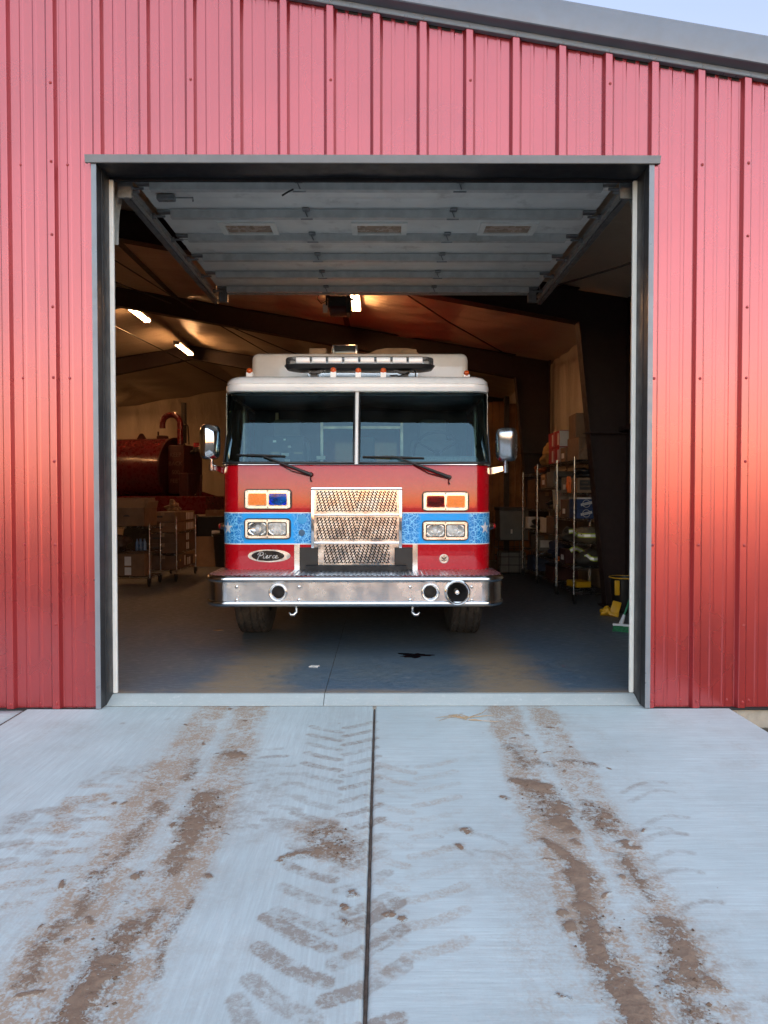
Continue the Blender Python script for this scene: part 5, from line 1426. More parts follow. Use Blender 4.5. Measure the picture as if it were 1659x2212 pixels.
# ================================================================== tube lights under the roof
def tube_mat():
    m, ns, ls = nodes_of('warm_lit_tube')
    b = ns['Principled BSDF']
    b.inputs['Base Color'].default_value = (0.9, 0.85, 0.75, 1)
    b.inputs['Emission Color'].default_value = (1.0, 0.49, 0.20, 1)
    b.inputs['Emission Strength'].default_value = 4.2
    return m
M_tube = tube_mat()
M_fix = pm('white_fixture', (0.6, 0.58, 0.54), 0.5)
def fixture(x, y, drop, label):
    z = ceil_z(x) - drop
    t = thing('tube_light', (x, y, z), label, 'ceiling light', 'tube lights under the roof')
    b = MB(); b.rbox(x-0.075, x+0.075, y-0.62, y+0.62, z+0.03, z+0.075, 0.006, 1); b.build('housing', M_fix, t)
    for dx in (-0.042, 0.042):
        b = MB(); b.tube([(x+dx, y-0.595, z), (x+dx, y+0.595, z)], 0.0135, 10); b.build('tube', M_tube, t, smooth=60)
    for yy in (-0.605, 0.605):
        b = MB(); b.box(x-0.07, x+0.07, y+yy-0.012, y+yy+0.012, z-0.024, z+0.035); b.build('end_cap', M_fix, t)
    for yy in (-0.4, 0.4):
        b = MB(); b.tube([(x, y+yy, z+0.07), (x, y+yy, ceil_z(x)-0.01)], 0.003, 4); b.build('hanger', M_conduit, t)
fixture(-0.40, 11.05, 0.14, 'lit twin tube light seen behind the door opener')
fixture(-4.82, 14.15, 0.31, 'lit twin tube light just beyond the second rafter')
fixture(-4.75, 17.2, 0.37, 'lit twin tube light just before the third rafter')
hid = 'added unseen twin tube light hung on the far side of the roof'
for x, y, lab in ((-9.0, 17.5, 'added unseen twin tube light over the far side of the tanker'), (-9.8, 23.0, 'added unseen twin tube light near the back wall on the far roof slope'), (-8.6, 13.0, 'added unseen twin tube light beside the second rafter on the far roof slope')):
    fixture(x, y, 0.14, lab)  # unseen fixtures added to brighten the left and back of the bay
# ================================================================== stores and clutter in the bay
M_card = pm('brown_cardboard', (0.19, 0.108, 0.058), 0.85, var=0.16, vscale=5, bump=0.15, bscale=80)
M_card_dk = pm('dark_cardboard', (0.11, 0.062, 0.037), 0.85, var=0.18, vscale=5)
M_card_in = pm('cardboard_inside', (0.25, 0.155, 0.088), 0.85, var=0.1)
M_label = pm('white_print_label', (0.62, 0.60, 0.56), 0.7, var=0.1)
M_ink = pm('dark_print', (0.05, 0.04, 0.035), 0.7)
M_wire = pm('chrome_wire', (0.62, 0.63, 0.63), 0.22, 1.0, var=0.1)
M_blackpl = pm('black_plastic', (0.012, 0.012, 0.013), 0.4, var=0.2)
M_bluebox = pm('navy_print_box', (0.020, 0.045, 0.13), 0.6, var=0.15)
M_redbox = pm('red_print_box', (0.32, 0.018, 0.03), 0.6, var=0.3, vscale=30)
M_turnout = pm('khaki_turnout_cloth', (0.17, 0.135, 0.085), 0.9, var=0.25, vscale=10, bump=0.6, bscale=25)
M_turnout_dk = pm('dark_turnout_cloth', (0.05, 0.042, 0.032), 0.9, var=0.25, vscale=10, bump=0.6, bscale=25)
M_lime = pm('lime_trim', (0.42, 0.55, 0.03), 0.6, var=0.08)
M_reflect = pm('silver_reflective_tape', (0.85, 0.86, 0.84), 0.35, 0.2, var=0.05)
M_yellow = pm('yellow_plastic', (0.62, 0.34, 0.012), 0.45, var=0.12)
M_green = pm('green_handle', (0.02, 0.20, 0.10), 0.4, var=0.1)
M_bristle = pm('green_bristle', (0.015, 0.14, 0.06), 0.8, var=0.3, vscale=60, bump=0.8, bscale=180)
M_broomcap = pm('pale_broom_cap', (0.62, 0.66, 0.70), 0.45, var=0.08)
M_wood = pm('rough_pine_board', (0.24, 0.115, 0.045), 0.8, var=0.3, vscale=3, bump=0.3, bscale=20, bstretch=(1, 1, 0.08))
M_tankred = pm('tanker_red', (0.11, 0.007, 0.010), 0.3, var=0.15, coat=0.5, coat_rough=0.12)
M_tankdk = pm('tanker_dark_red', (0.05, 0.008, 0.008), 0.5, var=0.2)
M_greycab = pm('grey_cabinet', (0.14, 0.135, 0.12), 0.5, var=0.12)
M_bucket = pm('cream_bucket', (0.55, 0.52, 0.45), 0.45, var=0.08)
M_orange = pm('orange_glove', (0.75, 0.16, 0.03), 0.7)
M_navy = pm('navy_bag', (0.03, 0.045, 0.09), 0.8, var=0.3)

_txt = {}
def text_mesh(s, mat):
    if (s, mat.name) not in _txt:
        cu = bpy.data.curves.new('lettering', 'FONT'); cu.body = s; cu.align_x = 'CENTER'; cu.align_y = 'CENTER'; cu.size = 1.0; cu.extrude = 0.004
        cu.resolution_u = 3
        o = bpy.data.objects.new('lettering', cu); COL.objects.link(o)
        dg = bpy.context.evaluated_depsgraph_get()
        me = bpy.data.meshes.new_from_object(o.evaluated_get(dg)); me.materials.clear(); me.materials.append(mat)
        bpy.data.objects.remove(o); _txt[(s, mat.name)] = me
    return _txt[(s, mat.name)]
def text(s, mat, M, parent, name='lettering'):
    o = bpy.data.objects.new(name, text_mesh(s, mat)); o.matrix_basis = M; put(o, parent); return o

def carton(x, y, z, w, d, h, label, rz=0.0, mat=None, tape=True, group=None, name='cardboard_box', labels=()):
    """closed carton standing at (x, y, z) = centre of base"""
    t = thing(name, (x, y, z), label, 'box', group)
    Mx = XF((x, y, z), 0, 0, rz); m = mat or M_card
    b = MB(); b.rbox(-w/2, w/2, -d/2, d/2, 0, h, 0.005, 1, 0, Mx); b.build('carton', m, t)
    if tape:
        b = MB(); b.box(-0.03, 0.03, -d/2-0.0015, d/2+0.0015, h-0.06, h+0.0015, 0, Mx); b.build('tape', M_card_in, t)
    for (side, u0, u1, v0, v1, lm) in labels:
        b = MB()
        if side == 'f': b.box(u0, u1, -d/2-0.003, -d/2, v0, v1, 0, Mx)
        elif side == 'r': b.box(w/2, w/2+0.003, u0, u1, v0, v1, 0, Mx)
        else: b.box(-w/2-0.003, -w/2, u0, u1, v0, v1, 0, Mx)
        b.build('label', lm, t)
    return t

def wire_rack(x0, x1, y0, y1, levels, top, label, group, name='wire_rack', wire_along='x'):
    t = thing(name, ((x0+x1)/2, (y0+y1)/2, 0), label, 'shelf rack', group)
    for x in (x0, x1):
        for y in (y0, y1):
            b = MB(); b.tube([(x, y, 0.12), (x, y, top)], 0.0125, 10); b.lathe([(0.0145, top-0.002), (0.0145, top+0.008), (0.0, top+0.014)], 10, XF((x, y, 0)))
            for zz in np.arange(0.3, top, 0.254): b.lathe([(0.0130, zz-0.004), (0.0130, zz+0.004)], 10, XF((x, y, 0)))
            b.build('post', M_wire, t, smooth=50)
            b = MB(); b.lathe([(0, -0.014), (0.052, -0.014), (0.060, -0.008), (0.060, 0.008), (0.052, 0.014), (0, 0.014)], 18, XF((x, y-0.03, 0.062), 0, PI/2, 0)); b.box(x-0.026, x-0.018, y-0.045, y-0.005, 0.05, 0.125); b.box(x+0.018, x+0.026, y-0.045, y-0.005, 0.05, 0.125); b.box(x-0.026, x+0.026, y-0.045, y+0.015, 0.118, 0.128)
            b.build('caster', M_blackpl, t, smooth=40)
    for z in levels:
        b = MB()
        for x in (x0, x1):
            for dz in (0, -0.026): b.tube([(x, y0, z+dz), (x, y1, z+dz)], 0.0034, 5)
            n = max(6, int((y1-y0)/0.055))
            b.tube([(x, y0 + (y1-y0)*k/n, z - 0.004 - 0.018*(k % 2)) for k in range(n+1)], 0.0024, 4)
        for y in (y0, y1):
            for dz in (0, -0.026): b.tube([(x0, y, z+dz), (x1, y, z+dz)], 0.0034, 5)
            n = max(6, int((x1-x0)/0.055))
            b.tube([(x0 + (x1-x0)*k/n, y, z - 0.004 - 0.018*(k % 2)) for k in range(n+1)], 0.0024, 4)
        n = int((y1-y0)/0.028)
        for k in range(1, n): b.tube([(x0, y0 + (y1-y0)*k/n, z+0.002), (x1, y0 + (y1-y0)*k/n, z+0.002)], 0.0018, 4)
        b.build('wire_shelf', M_wire, t)
    return t
def lump(name, mat, c, r, seed, label, cat, group=None, squash=0.8, parent=None, freq=2.2, amp=0.3):
    """an irregular soft bundle resting at c"""
    rr = random.Random(seed); ph = [rr.uniform(0, 6.3) for _ in range(8)]
    bm = bmesh.new(); bmesh.ops.create_icosphere(bm, subdivisions=4, radius=1.0)
    for v in bm.verts:
        p = v.co.copy()
        k = 1 + amp*(0.5*math.sin(freq*2*p.x+ph[0]+2*p.z) + 0.5*math.sin(freq*2*p.y+ph[1]+p.x*2) + 0.4*math.sin(freq*3.1*p.z+ph[2]+3*p.y) + 0.25*math.sin(freq*6*p.x+ph[3])*math.sin(freq*5*p.z+ph[4]))
        v.co = Vector((p.x*k*r[0], p.y*k*r[1], max(p.z*k*r[2], -r[2]*squash)))
        v.co += Vector((c[0], c[1], c[2] + r[2]*squash))
    b = MB(); b.bm(bm); bm.free()
    o = b.build(name, mat, parent, smooth=60)
    if label: tag(o, label, cat, group)
    return o

# ---------------- right side: three wire racks along the wall
RX0, RX1 = 2.54, 3.02
lv = [0.15, 0.47, 0.79, 1.12, 1.46, 1.90]
wire_rack(RX0, RX1, 9.32, 10.22, lv, 1.93, 'chrome wire rack holding turnout gear beside the red steel column', 'wire racks along the right wall')
wire_rack(RX0, RX1, 10.28, 11.52, [0.15, 0.47, 0.85, 1.22, 1.55, 1.90], 1.93, 'chrome wire rack between two others with a cream bucket on it', 'wire racks along the right wall')
wire_rack(RX0, RX1, 11.58, 12.70, [0.15, 0.50, 0.85, 1.20, 1.80], 1.84, 'chrome wire rack farthest along the wall with dark boxes', 'wire racks along the right wall')
# rack one, top shelf
carton(2.80, 9.62, 1.905, 0.42, 0.40, 0.30, 'taped brown box under another box on top of the first wire rack', 0.12, labels=(('f', -0.02, 0.08, 0.12, 0.24, M_label),))
carton(2.82, 9.66, 2.208, 0.44, 0.42, 0.32, 'brown box with paper label stacked highest on the first wire rack', -0.05, labels=(('f', -0.05, 0.03, 0.16, 0.28, M_label), ('f', -0.08, 0.10, 0.04, 0.13, M_card_in)))
lump('paper_bag', M_card, (2.74, 9.40, 1.905), (0.09, 0.05, 0.13), 3, 'crumpled brown paper bag leaning on a box atop the wire rack', 'bag')
lump('black_bag', M_blackpl, (2.94, 9.42, 1.905), (0.09, 0.06, 0.11), 5, 'black plastic bag slumped on top of the first wire rack', 'bag')
# second level: printed carton, black bundle
t = carton(2.80, 9.56, 1.465, 0.40, 0.30, 0.20, 'cream edged carton with black printed panel on the wire rack', 0.0, M_card_in, False)
b = MB(); b.box(2.80-0.165, 2.80+0.185, 9.406, 9.409, 1.505, 1.635); b.build('printed_panel', M_ink, t)
for i, (s, dx, z) in enumerate((('CABLE', -0.10, 1.60), ('DISPLAY', 0.07, 1.60), ('COMPONENT', -0.09, 1.55), ('Cables', 0.10, 1.55))):
    text(s, M_card_in, XF((2.80+dx, 9.4045, z), PI/2, 0, 0, 0.028), t)
lump('black_bundle', M_blackpl, (2.76, 9.62, 1.668), (0.18, 0.14, 0.07), 8, 'glossy black plastic bundle on the printed carton', 'bundle', amp=0.4)
lump('orange_gloves', M_orange, (2.58, 9.74, 1.465), (0.035, 0.06, 0.12), 9, 'orange and dark gear hanging at the rack edge', 'gloves')
# third level: navy boxes
def navy(z, h, lab, rot, pale):
    t = carton(2.80, 9.60, z, 0.40, 0.38, h, lab, 0.0, M_bluebox, False)
    b = MB(); b.lathe([(0.052, 0), (0.052, 0.002), (0.046, 0.002), (0.046, 0)], 24, FACE(2.725, 9.409, z+h*0.5)); b.build('round_logo', M_label, t)
    b = MB(); b.box(-0.075, 0.075, -0.016, 0.016, -0.001, 0.003, 0, FACE(2.725, 9.4085, z+h*0.5) @ Matrix.Rotation(0.22, 4, 'Z')); b.build('logo_band', M_label, t)
    text('SUPERIOR', M_bluebox, XF((2.725, 9.4045, z+h*0.5), 0, 0, 0) @ Matrix.Rotation(-0.22, 4, 'Y') @ XF((0, 0, 0), PI/2, 0, 0, 0.026), t)
    b = MB(); b.box(2.90, 2.98, 9.4065, 9.409, z+0.02, z+0.032); b.build('label', M_label, t)
    if pale:
        b = MB(); b.box(2.595, 3.005, 9.400, 9.795, z+h+0.001, z+h+0.022); b.build('lid_edge', M_label, t)
navy(1.125, 0.135, 'dark blue printed box with round logo resting on the wire shelf', 0, False)
navy(1.262, 0.120, 'dark blue printed box with pale lid stacked on its twin', 0, True)
# fourth and fifth: folded turnout coats with reflective bands
def turnout(z, mat, seed, label, band):
    c = (2.81, 9.58, z)
    o = lump('turnout_coat', mat, c, (0.20, 0.20, 0.115), seed, label, 'coat', 'folded turnout gear', 0.9, None, 1.6, 0.16)
    # band following the bundle front
    dg = o.data
    from mathutils.bvhtree import BVHTree
    bvh = BVHTree.FromPolygons([v.co for v in dg.vertices], [p.vertices for p in dg.polygons])
    rows = []
    for (px, py) in band:
        hit = bvh.ray_cast(Vector((0, 0, EYE)), ray(px, py).normalized())
        p = hit[0] if hit[0] is not None else at(px, py, 9.42)
        rows.append(p)
    for nm, wd, off, m in (('lime_band', 0.030, 0.006, M_lime), ('silver_band', 0.0165, 0.010, M_reflect)):
        b = MB(); vs = []
        for i, p in enumerate(rows):
            a_, c_ = rows[max(i-1, 0)], rows[min(i+1, len(rows)-1)]; t_ = (c_-a_).normalized(); n_ = Vector((0, -1, 0)); u_ = t_.cross(n_).normalized()
            if u_.z < 0: u_ = -u_
            q = p + n_*off; vs += [q - u_*wd, q + u_*wd, q + u_*wd + Vector((0, 0.012, 0)), q - u_*wd + Vector((0, 0.012, 0))]
        fs = []
        for i in range(len(rows)-1):
            for k in range(4): fs.append((i*4+k, i*4+(k+1) % 4, (i+1)*4+(k+1) % 4, (i+1)*4+k))
        b.add(vs, fs + [(0, 1, 2, 3), tuple(len(vs)-4+k for k in range(4))]); b.build(nm, m, o)
turnout(0.795, M_turnout, 12, 'khaki turnout coat folded on the rack with a straight silver band', [(1229, 1148), (1238, 1147), (1243, 1152), (1250, 1156), (1262, 1157), (1275, 1157), (1288, 1157)])
turnout(0.475, M_turnout_dk, 15, 'dark turnout coat folded on the rack with a slanting silver band', [(1232, 1190), (1238, 1186), (1246, 1185), (1256, 1191), (1266, 1199), (1275, 1206), (1283, 1208), (1294, 1207)])
lump('folded_cloth', M_turnout_dk, (2.66, 10.02, 0.795), (0.11, 0.12, 0.10), 21, 'dark folded gear beside the khaki coat', 'cloth')
carton(2.78, 9.95, 0.155, 0.22, 0.30, 0.08, 'low yellow tool case on the bottom wire shelf', 0.2, M_yellow, False, name='tool_case')
# rack two
for i, (y, z) in enumerate(((10.52, 1.905), (10.86, 1.905), (10.52, 2.145), (10.86, 2.145))):
    carton(2.72, y, z, 0.24, 0.32, 0.235, ('red and white printed carton at the %s %s of the stack on the middle rack' % ('lower' if i < 2 else 'upper', ('front', 'rear')[i % 2])), 0, M_redbox, False, 'printed cartons', labels=(('l', -0.13, -0.06, 0.03, 0.2, M_label), ('f', -0.118, 0.118, 0.006, 0.229, M_label)))
lump('canvas_bag', pm('ochre_canvas', (0.30, 0.17, 0.05), 0.9, var=0.2, bump=0.5, bscale=30), (2.74, 11.35, 1.905), (0.15, 0.22, 0.20), 31, 'ochre canvas bag slumped on top of the racks', 'bag')
lump('rag_roll', pm('orange_cloth', (0.32, 0.10, 0.04), 0.9), (2.66, 11.85, 1.805), (0.09, 0.12, 0.07), 33, 'small rolled orange cloth on top of the farthest rack', 'cloth')
t = thing('bucket', (2.72, 10.70, 1.225), 'cream plastic bucket standing on the middle rack', 'bucket')
b = MB(); b.lathe([(0.0, 0.0), (0.115, 0.0), (0.132, 0.27), (0.138, 0.275), (0.138, 0.29), (0.128, 0.29), (0.11, 0.02), (0.0, 0.02)], 28, XF((2.72, 10.70, 1.225))); b.build('pail', M_bucket, t, smooth=40)
b = MB(); b.tube([(2.72+0.136*math.cos(a), 10.70-0.08*math.sin(a), 1.50-0.09*math.sin(a)) for a in np.linspace(0, PI, 12)], 0.003, 5); b.build('bail', M_wire, t)
carton(2.74, 10.78, 1.555, 0.34, 0.40, 0.24, 'grey printed carton with dark stripe on the middle rack', 0, M_greycab, False, labels=(('f', -0.14, 0.14, 0.12, 0.16, M_ink),))
carton(2.76, 10.85, 0.855, 0.36, 0.34, 0.26, 'brown box on the middle rack below the bucket', 0.1, M_card_dk)
lump('navy_bag', M_navy, (2.76, 10.85, 0.475), (0.18, 0.30, 0.13), 41, 'navy duffel bag on the middle rack', 'bag')
lump('work_gloves', M_orange, (2.60, 10.36, 0.475), (0.05, 0.06, 0.035), 43, 'pair of orange gloves on a low wire shelf', 'gloves')
lump('tarp_bundle', M_blackpl, (2.78, 11.15, 1.225), (0.16, 0.22, 0.10), 45, 'black bundle beside the cream bucket', 'bundle')
carton(2.78, 10.9, 0.155, 0.38, 0.50, 0.20, 'dark red tote on the bottom shelf of the middle rack', 0, M_tankdk, False, name='storage_tote')
# rack three
carton(2.76, 12.1, 1.205, 0.40, 0.60, 0.28, 'dark brown carton on the farthest rack, lower of two', 0, M_card_dk, True)
carton(2.76, 12.1, 1.487, 0.40, 0.60, 0.22, 'dark brown carton on the farthest rack, upper of two', 0, M_card_dk, False)
lump('tool_heap', M_blackpl, (2.76, 12.1, 0.855), (0.18, 0.35, 0.09), 47, 'black tool heap on the farthest rack', 'tools')
carton(2.76, 12.0, 0.505, 0.36, 0.34, 0.26, 'grey document carton low on the farthest rack', 0, M_greycab, True, labels=(('f', -0.1, 0.1, 0.06, 0.18, M_label),))
carton(2.76, 12.2, 0.155, 0.38, 0.50, 0.24, 'dark tote on the bottom of the farthest rack', 0, M_navy, False, name='storage_tote')
# more small stock on the racks
for (x, y, z, w, d, h, lab, m) in ((2.70, 10.05, 1.905, 0.26, 0.24, 0.20, 'small brown box at the rear end of the first rack top', M_card), (2.70, 10.0, 1.465, 0.24, 0.26, 0.22, 'grey parts bin behind the black printed carton', M_greycab),
                                 (2.72, 10.02, 1.125, 0.28, 0.30, 0.25, 'brown parcel behind the dark blue boxes', M_card_dk), (2.70, 10.05, 0.475, 0.26, 0.24, 0.20, 'small dark red tote behind the dark turnout coat', M_tankdk),
                                 (2.72, 11.25, 1.555, 0.30, 0.30, 0.22, 'brown parcel beside the grey carton on the middle rack', M_card), (2.72, 11.25, 0.855, 0.30, 0.34, 0.22, 'cream parts box at the rear of the middle rack', M_bucket),
                                 (2.72, 12.55, 0.855, 0.28, 0.2, 0.2, 'pale parts box at the end of the farthest rack', M_label)):
    carton(x, y, z, w, d, h, lab, 0.06, m, m is M_card, labels=(('l', -0.06, 0.05, 0.05, 0.12, M_label),))
# low cabinet and table beyond the racks
t = thing('low_cabinet', (2.42, 13.15, 0.55), 'grey metal cabinet standing on a black wire crate', 'cabinet')
b = MB(); b.rbox(2.16, 2.68, 12.9, 13.4, 0.62, 1.16, 0.008, 1); b.build('case', M_greycab, t); b = MB(); b.rbox(2.14, 2.70, 12.88, 13.42, 1.16, 1.22, 0.006, 1); b.build('lid', M_ink, t); b = MB(); b.box(2.36, 2.39, 12.885, 12.899, 0.74, 0.82); b.build('latch', M_label, t)
t = thing('wire_crate', (2.42, 13.15, 0), 'black wire crate under the grey cabinet', 'crate')
b = MB()
for k in range(5): b.tube([(2.14, 12.9, 0.02+0.148*k), (2.70, 12.9, 0.02+0.148*k), (2.70, 13.4, 0.02+0.148*k), (2.14, 13.4, 0.02+0.148*k)], 0.007, 5, closed=True)
b.build('hoop', M_blackpl, t)
b = MB()
for x in (2.14, 2.33, 2.52, 2.70):
    for y in (12.9, 13.4): b.tube([(x, y, 0.0), (x, y, 0.615)], 0.007, 5)
b.build('upright', M_blackpl, t); b = MB(); b.rbox(2.18, 2.66, 12.95, 13.35, 0.02, 0.4, 0.02, 1); b.build('contents', M_greycab, t)
# plank partition at the back right
t = thing('plank_partition', (2.6, 15.2, 0), 'rough brown plank partition behind the engine beside the dark post', 'partition')
rr = random.Random(5)
x = 2.26
for k in range(9):
    w = rr.uniform(0.095, 0.14)
    if k == 3:
        b = MB(); b.rbox(x+0.004, x+0.10, 15.12, 15.24, 0, 3.55, 0.004, 1); b.build('post', M_ink, t); x += 0.106; continue
    b = MB(); b.rbox(x+0.003, x+w, 15.2+rr.uniform(-0.006, 0.006), 15.225, 0.05, 3.4+rr.uniform(-0.05, 0.05), 0.003, 1); b.build('plank', M_wood, t); x += w + 0.004
# floor items by the right jamb: brooms, bin, sign
M_bin = M_blackpl
t = thing('waste_bin', (2.99, 8.72, 0), 'black waste bin in the corner behind the right jamb', 'bin')
bx, by = 2.99, 8.72
b = MB(); b.lathe([(0.0, 0.0), (0.15, 0.0), (0.19, 0.48), (0.20, 0.485), (0.20, 0.50), (0.185, 0.50), (0.145, 0.02), (0, 0.02)], 28, XF((bx, by, 0), 0, 0, 0, 0.85)); b.build('body', M_bin, t, smooth=40)
b = MB(); b.tube([(bx+0.17*math.cos(a), by+0.17*math.sin(a), 0.423) for a in np.linspace(0, 2*PI, 28, endpoint=False)], 0.008, 6, closed=True); b.build('rim', M_yellow, t, smooth=50)
p = gr(1318, 1297); b = MB(); b.rbox(bx-0.16, bx-0.10, by-0.17, by-0.13, 0.22, 0.40, 0.012, 2, 0, XF((0, 0, 0))); b.build('hanging_glove', M_yellow, t, smooth=40)
p = gr(1330, 1331)
t = thing('floor_sign', (p.x, p.y, 0), 'small yellow folding floor sign lying by the bin', 'sign')
Ms = XF((p.x, p.y, 0.105), R(-28), R(14), R(-20))
b = MB(); b.rbox(-0.05, 0.05, -0.008, 0.008, -0.08, 0.075, 0.006, 2, 0, Ms); b.build('panel', M_yellow, t, smooth=40)
b = MB(); b.rbox(-0.05, 0.05, 0.018, 0.030, -0.10, 0.06, 0.005, 2, 0, Ms); b.build('back_panel', M_yellow, t, smooth=40)
b = MB(); b.rbox(-0.06, 0.055, -0.03, 0.04, -0.12, -0.075, 0.006, 2, 0, Ms); b.build('foot', M_yellow, t, smooth=40)
p = gr(1311, 1330)
lump('yellow_rag', M_yellow, (p.x, p.y, 0.0), (0.075, 0.05, 0.06), 52, 'crumpled yellow rag against the steel column', 'rag')
for i, (px, py, hx) in enumerate(((1334, 1338, 0.0), (1356, 1340, 0.0))):
    c = gr(px+7, 1364 + i*2)
    lab = ('green push broom with pale head, handle against the jamb' if i == 0 else 'green push broom half hidden behind the white door stop')
    t = thing('broom', (c.x, c.y, 0), lab, 'broom', 'green brooms')
    Mb = XF((c.x, c.y, 0), 0, 0, R(-22))
    b = MB(); b.add([Mb @ Vector(q) for q in ((-0.085,-0.025,0), (0.085,-0.025,0), (0.085,0.03,0), (-0.085,0.03,0), (-0.075,-0.016,0.065), (0.075,-0.016,0.065), (0.075,0.02,0.065), (-0.075,0.02,0.065))], [(0,3,2,1),(4,5,6,7),(0,1,5,4),(1,2,6,5),(2,3,7,6),(3,0,4,7)]); b.build('bristles', M_bristle, t)
    b = MB(); b.rbox(-0.082, 0.082, -0.022, 0.026, 0.06, 0.082, 0.006, 2, 0, Mb)
    b.build('head', M_broomcap, t, smooth=40)
    a0 = Mb @ Vector((0, 0.0, 0.075)); a1 = a0 + Vector((0.035, 0.03, 0.085)); top = Vector((a0.x+0.50, a0.y+0.35, 1.10))
    a1 = a0 + (top-a0)*0.09
    b = MB(); b.tube([a0, a1], [0.024, 0.016], 12); b.build('socket', M_broomcap, t, smooth=50)
    b = MB(); b.tube([a1, top], 0.0105, 10); b.build('handle', M_green, t, smooth=60)
# ---------------- left side: carts, boxes and the tanker
wire_rack(-4.75, -3.64, 11.17, 11.72, [0.15, 0.55, 0.945], 0.98, 'low chrome wire cart with an open cardboard box on top', 'wire carts on the left', 'wire_cart')
wire_rack(-3.84, -3.40, 11.80, 13.02, [0.19, 0.47, 0.815], 1.06, 'chrome wire cart stacked with long labelled cartons', 'wire carts on the left', 'wire_cart')
t = thing('open_box', (-4.15, 11.45, 0.95), 'open brown cardboard box with raised flaps on the wire cart', 'box')
x0, x1, y0, y1, z0, z1 = -4.62, -3.70, 11.12, 11.74, 0.95, 1.235
b = MB()
for bb in ((x0, x1, y0, y0+0.006, z0, z1), (x0, x1, y1-0.006, y1, z0, z1), (x0, x0+0.006, y0, y1, z0, z1), (x1-0.006, x1, y0, y1, z0, z1), (x0, x1, y0, y1, z0, z0+0.006)): b.box(*bb)
b.build('carton', M_card, t)
for q in ([(x0, y0, z1), (x1, y0, z1), (x1-0.03, y0+0.10, z1+0.13), (x0+0.03, y0+0.10, z1+0.13)], [(x1, y0, z1), (x1, y1, z1), (x1+0.04, y1-0.05, z1+0.11), (x1+0.04, y0+0.08, z1+0.11)], [(x0, y1, z1), (x1, y1, z1), (x1-0.05, y1+0.05, z1+0.16), (x0+0.05, y1+0.05, z1+0.16)]):
    b = MB(); vs = [Vector(p) for p in q]; n_ = (vs[1]-vs[0]).cross(vs[2]-vs[0]).normalized()*0.005
    b.add(vs + [v + n_ for v in vs], [(0,1,2,3), (7,6,5,4), (0,4,5,1), (1,5,6,2), (2,6,7,3), (3,7,4,0)]); b.build('flap', M_card_in, t)
b = MB(); b.prism([(0.05*math.cos(a), 0.03*math.sin(a)) for a in np.linspace(0, PI, 12)], FACE(-3.98, y0-0.001, 1.10), 0.003); b.build('hand_hole', M_ink, t)
carton(-3.96, 11.42, 0.155, 0.42, 0.40, 0.38, 'brown box with blue and white tape on the bottom of the low cart', 0.05, M_card, False, labels=(('f', -0.10, 0.0, 0.02, 0.14, M_label), ('f', -0.10, 0.0, 0.17, 0.31, M_label)))
lump('brown_bag', M_card_dk, (-4.30, 11.45, 0.555), (0.22, 0.2, 0.15), 61, 'brown sack lying on the middle shelf of the low cart', 'sack')
t = thing('water_bottle_pack', (-3.84, 11.36, 0.555), 'small pack of blue tinted bottles on the low cart', 'bottles')
for i, (dx, dy) in enumerate(((-0.06, 0), (0.0, 0), (0.06, 0), (-0.03, 0.06), (0.03, 0.06))):
    b = MB(); b.lathe([(0, 0), (0.028, 0), (0.028, 0.12), (0.012, 0.16), (0.012, 0.185), (0, 0.185)], 14, XF((-3.84+dx, 11.36+dy, 0.555))); b.build('bottle', pm('blue_bottle', (0.10, 0.17, 0.30), 0.25), t, smooth=50)
row = [(0.195, 'bottom'), (0.475, 'middle'), (0.82, 'top')]
def lbl(n): return tuple(('r', -0.28+0.10*k, -0.22+0.10*k, 0.02, 0.14, M_label) for k in range(n))
carton(-3.62, 12.12, 0.195, 0.40, 0.62, 0.24, 'large brown carton with yellow sticker on the bottom of the loaded cart', 0, M_card_dk, True, labels=(('r', -0.05, 0.0, 0.12, 0.155, M_yellow), ('r', 0.22, 0.29, 0.03, 0.2, M_label)))
carton(-3.62, 12.72, 0.195, 0.40, 0.46, 0.18, 'smaller brown carton behind the large one on the loaded cart', 0, M_card_dk, True, labels=(('r', -0.2, -0.12, 0.02, 0.15, M_label), ('r', -0.08, 0.0, 0.02, 0.15, M_label)))
for lvl, (z, nm) in enumerate(((0.475, 'lower carton on the middle shelf'), (0.64, 'upper carton on the middle shelf'), (0.82, 'lower carton on the top shelf'), (0.995, 'topmost carton on the top shelf'))):
    carton(-3.62, 12.10, z, 0.42, 0.64, 0.163, 'long brown front %s of the loaded cart' % nm, 0.0, M_card_dk if lvl < 2 else M_card, True, labels=(('f', -0.17, 0.0, 0.07, 0.10, M_ink),))
    carton(-3.62, 12.72, z, 0.42, 0.56, 0.163, 'labelled brown rear %s of the loaded cart' % nm, 0.0, M_card_dk if lvl < 2 else M_card, True, labels=lbl(5 if lvl > 1 else 2))
lump('paper_wad', M_card_in, (-3.60, 12.35, 1.162), (0.11, 0.10, 0.09), 66, 'crumpled packing paper on the topmost carton', 'paper', amp=0.45)
b = MB(); p = gr(470, 1222); px_ = p.x
t = thing('trash_can', (-3.15, 14.4, 0), 'black trash can standing beside the engine', 'trash can')
b.lathe([(0, 0), (0.20, 0), (0.25, 0.62), (0.27, 0.63), (0.27, 0.66), (0.25, 0.66), (0.19, 0.02), (0, 0.02)], 28, XF((-3.15, 14.4, 0))); b.build('body', M_blackpl, t, smooth=40)
b = MB(); b.tube([(-3.15+0.265*math.cos(a), 14.4+0.265*math.sin(a), 0.65) for a in np.linspace(0, 2*PI, 28, endpoint=False)], 0.012, 6, closed=True); b.build('rim', M_blackpl, t, smooth=50)
t = thing('shop_cabinet', (-3.55, 15.0, 0), 'black shop cabinet with a pale panel behind the loaded cart', 'cabinet')
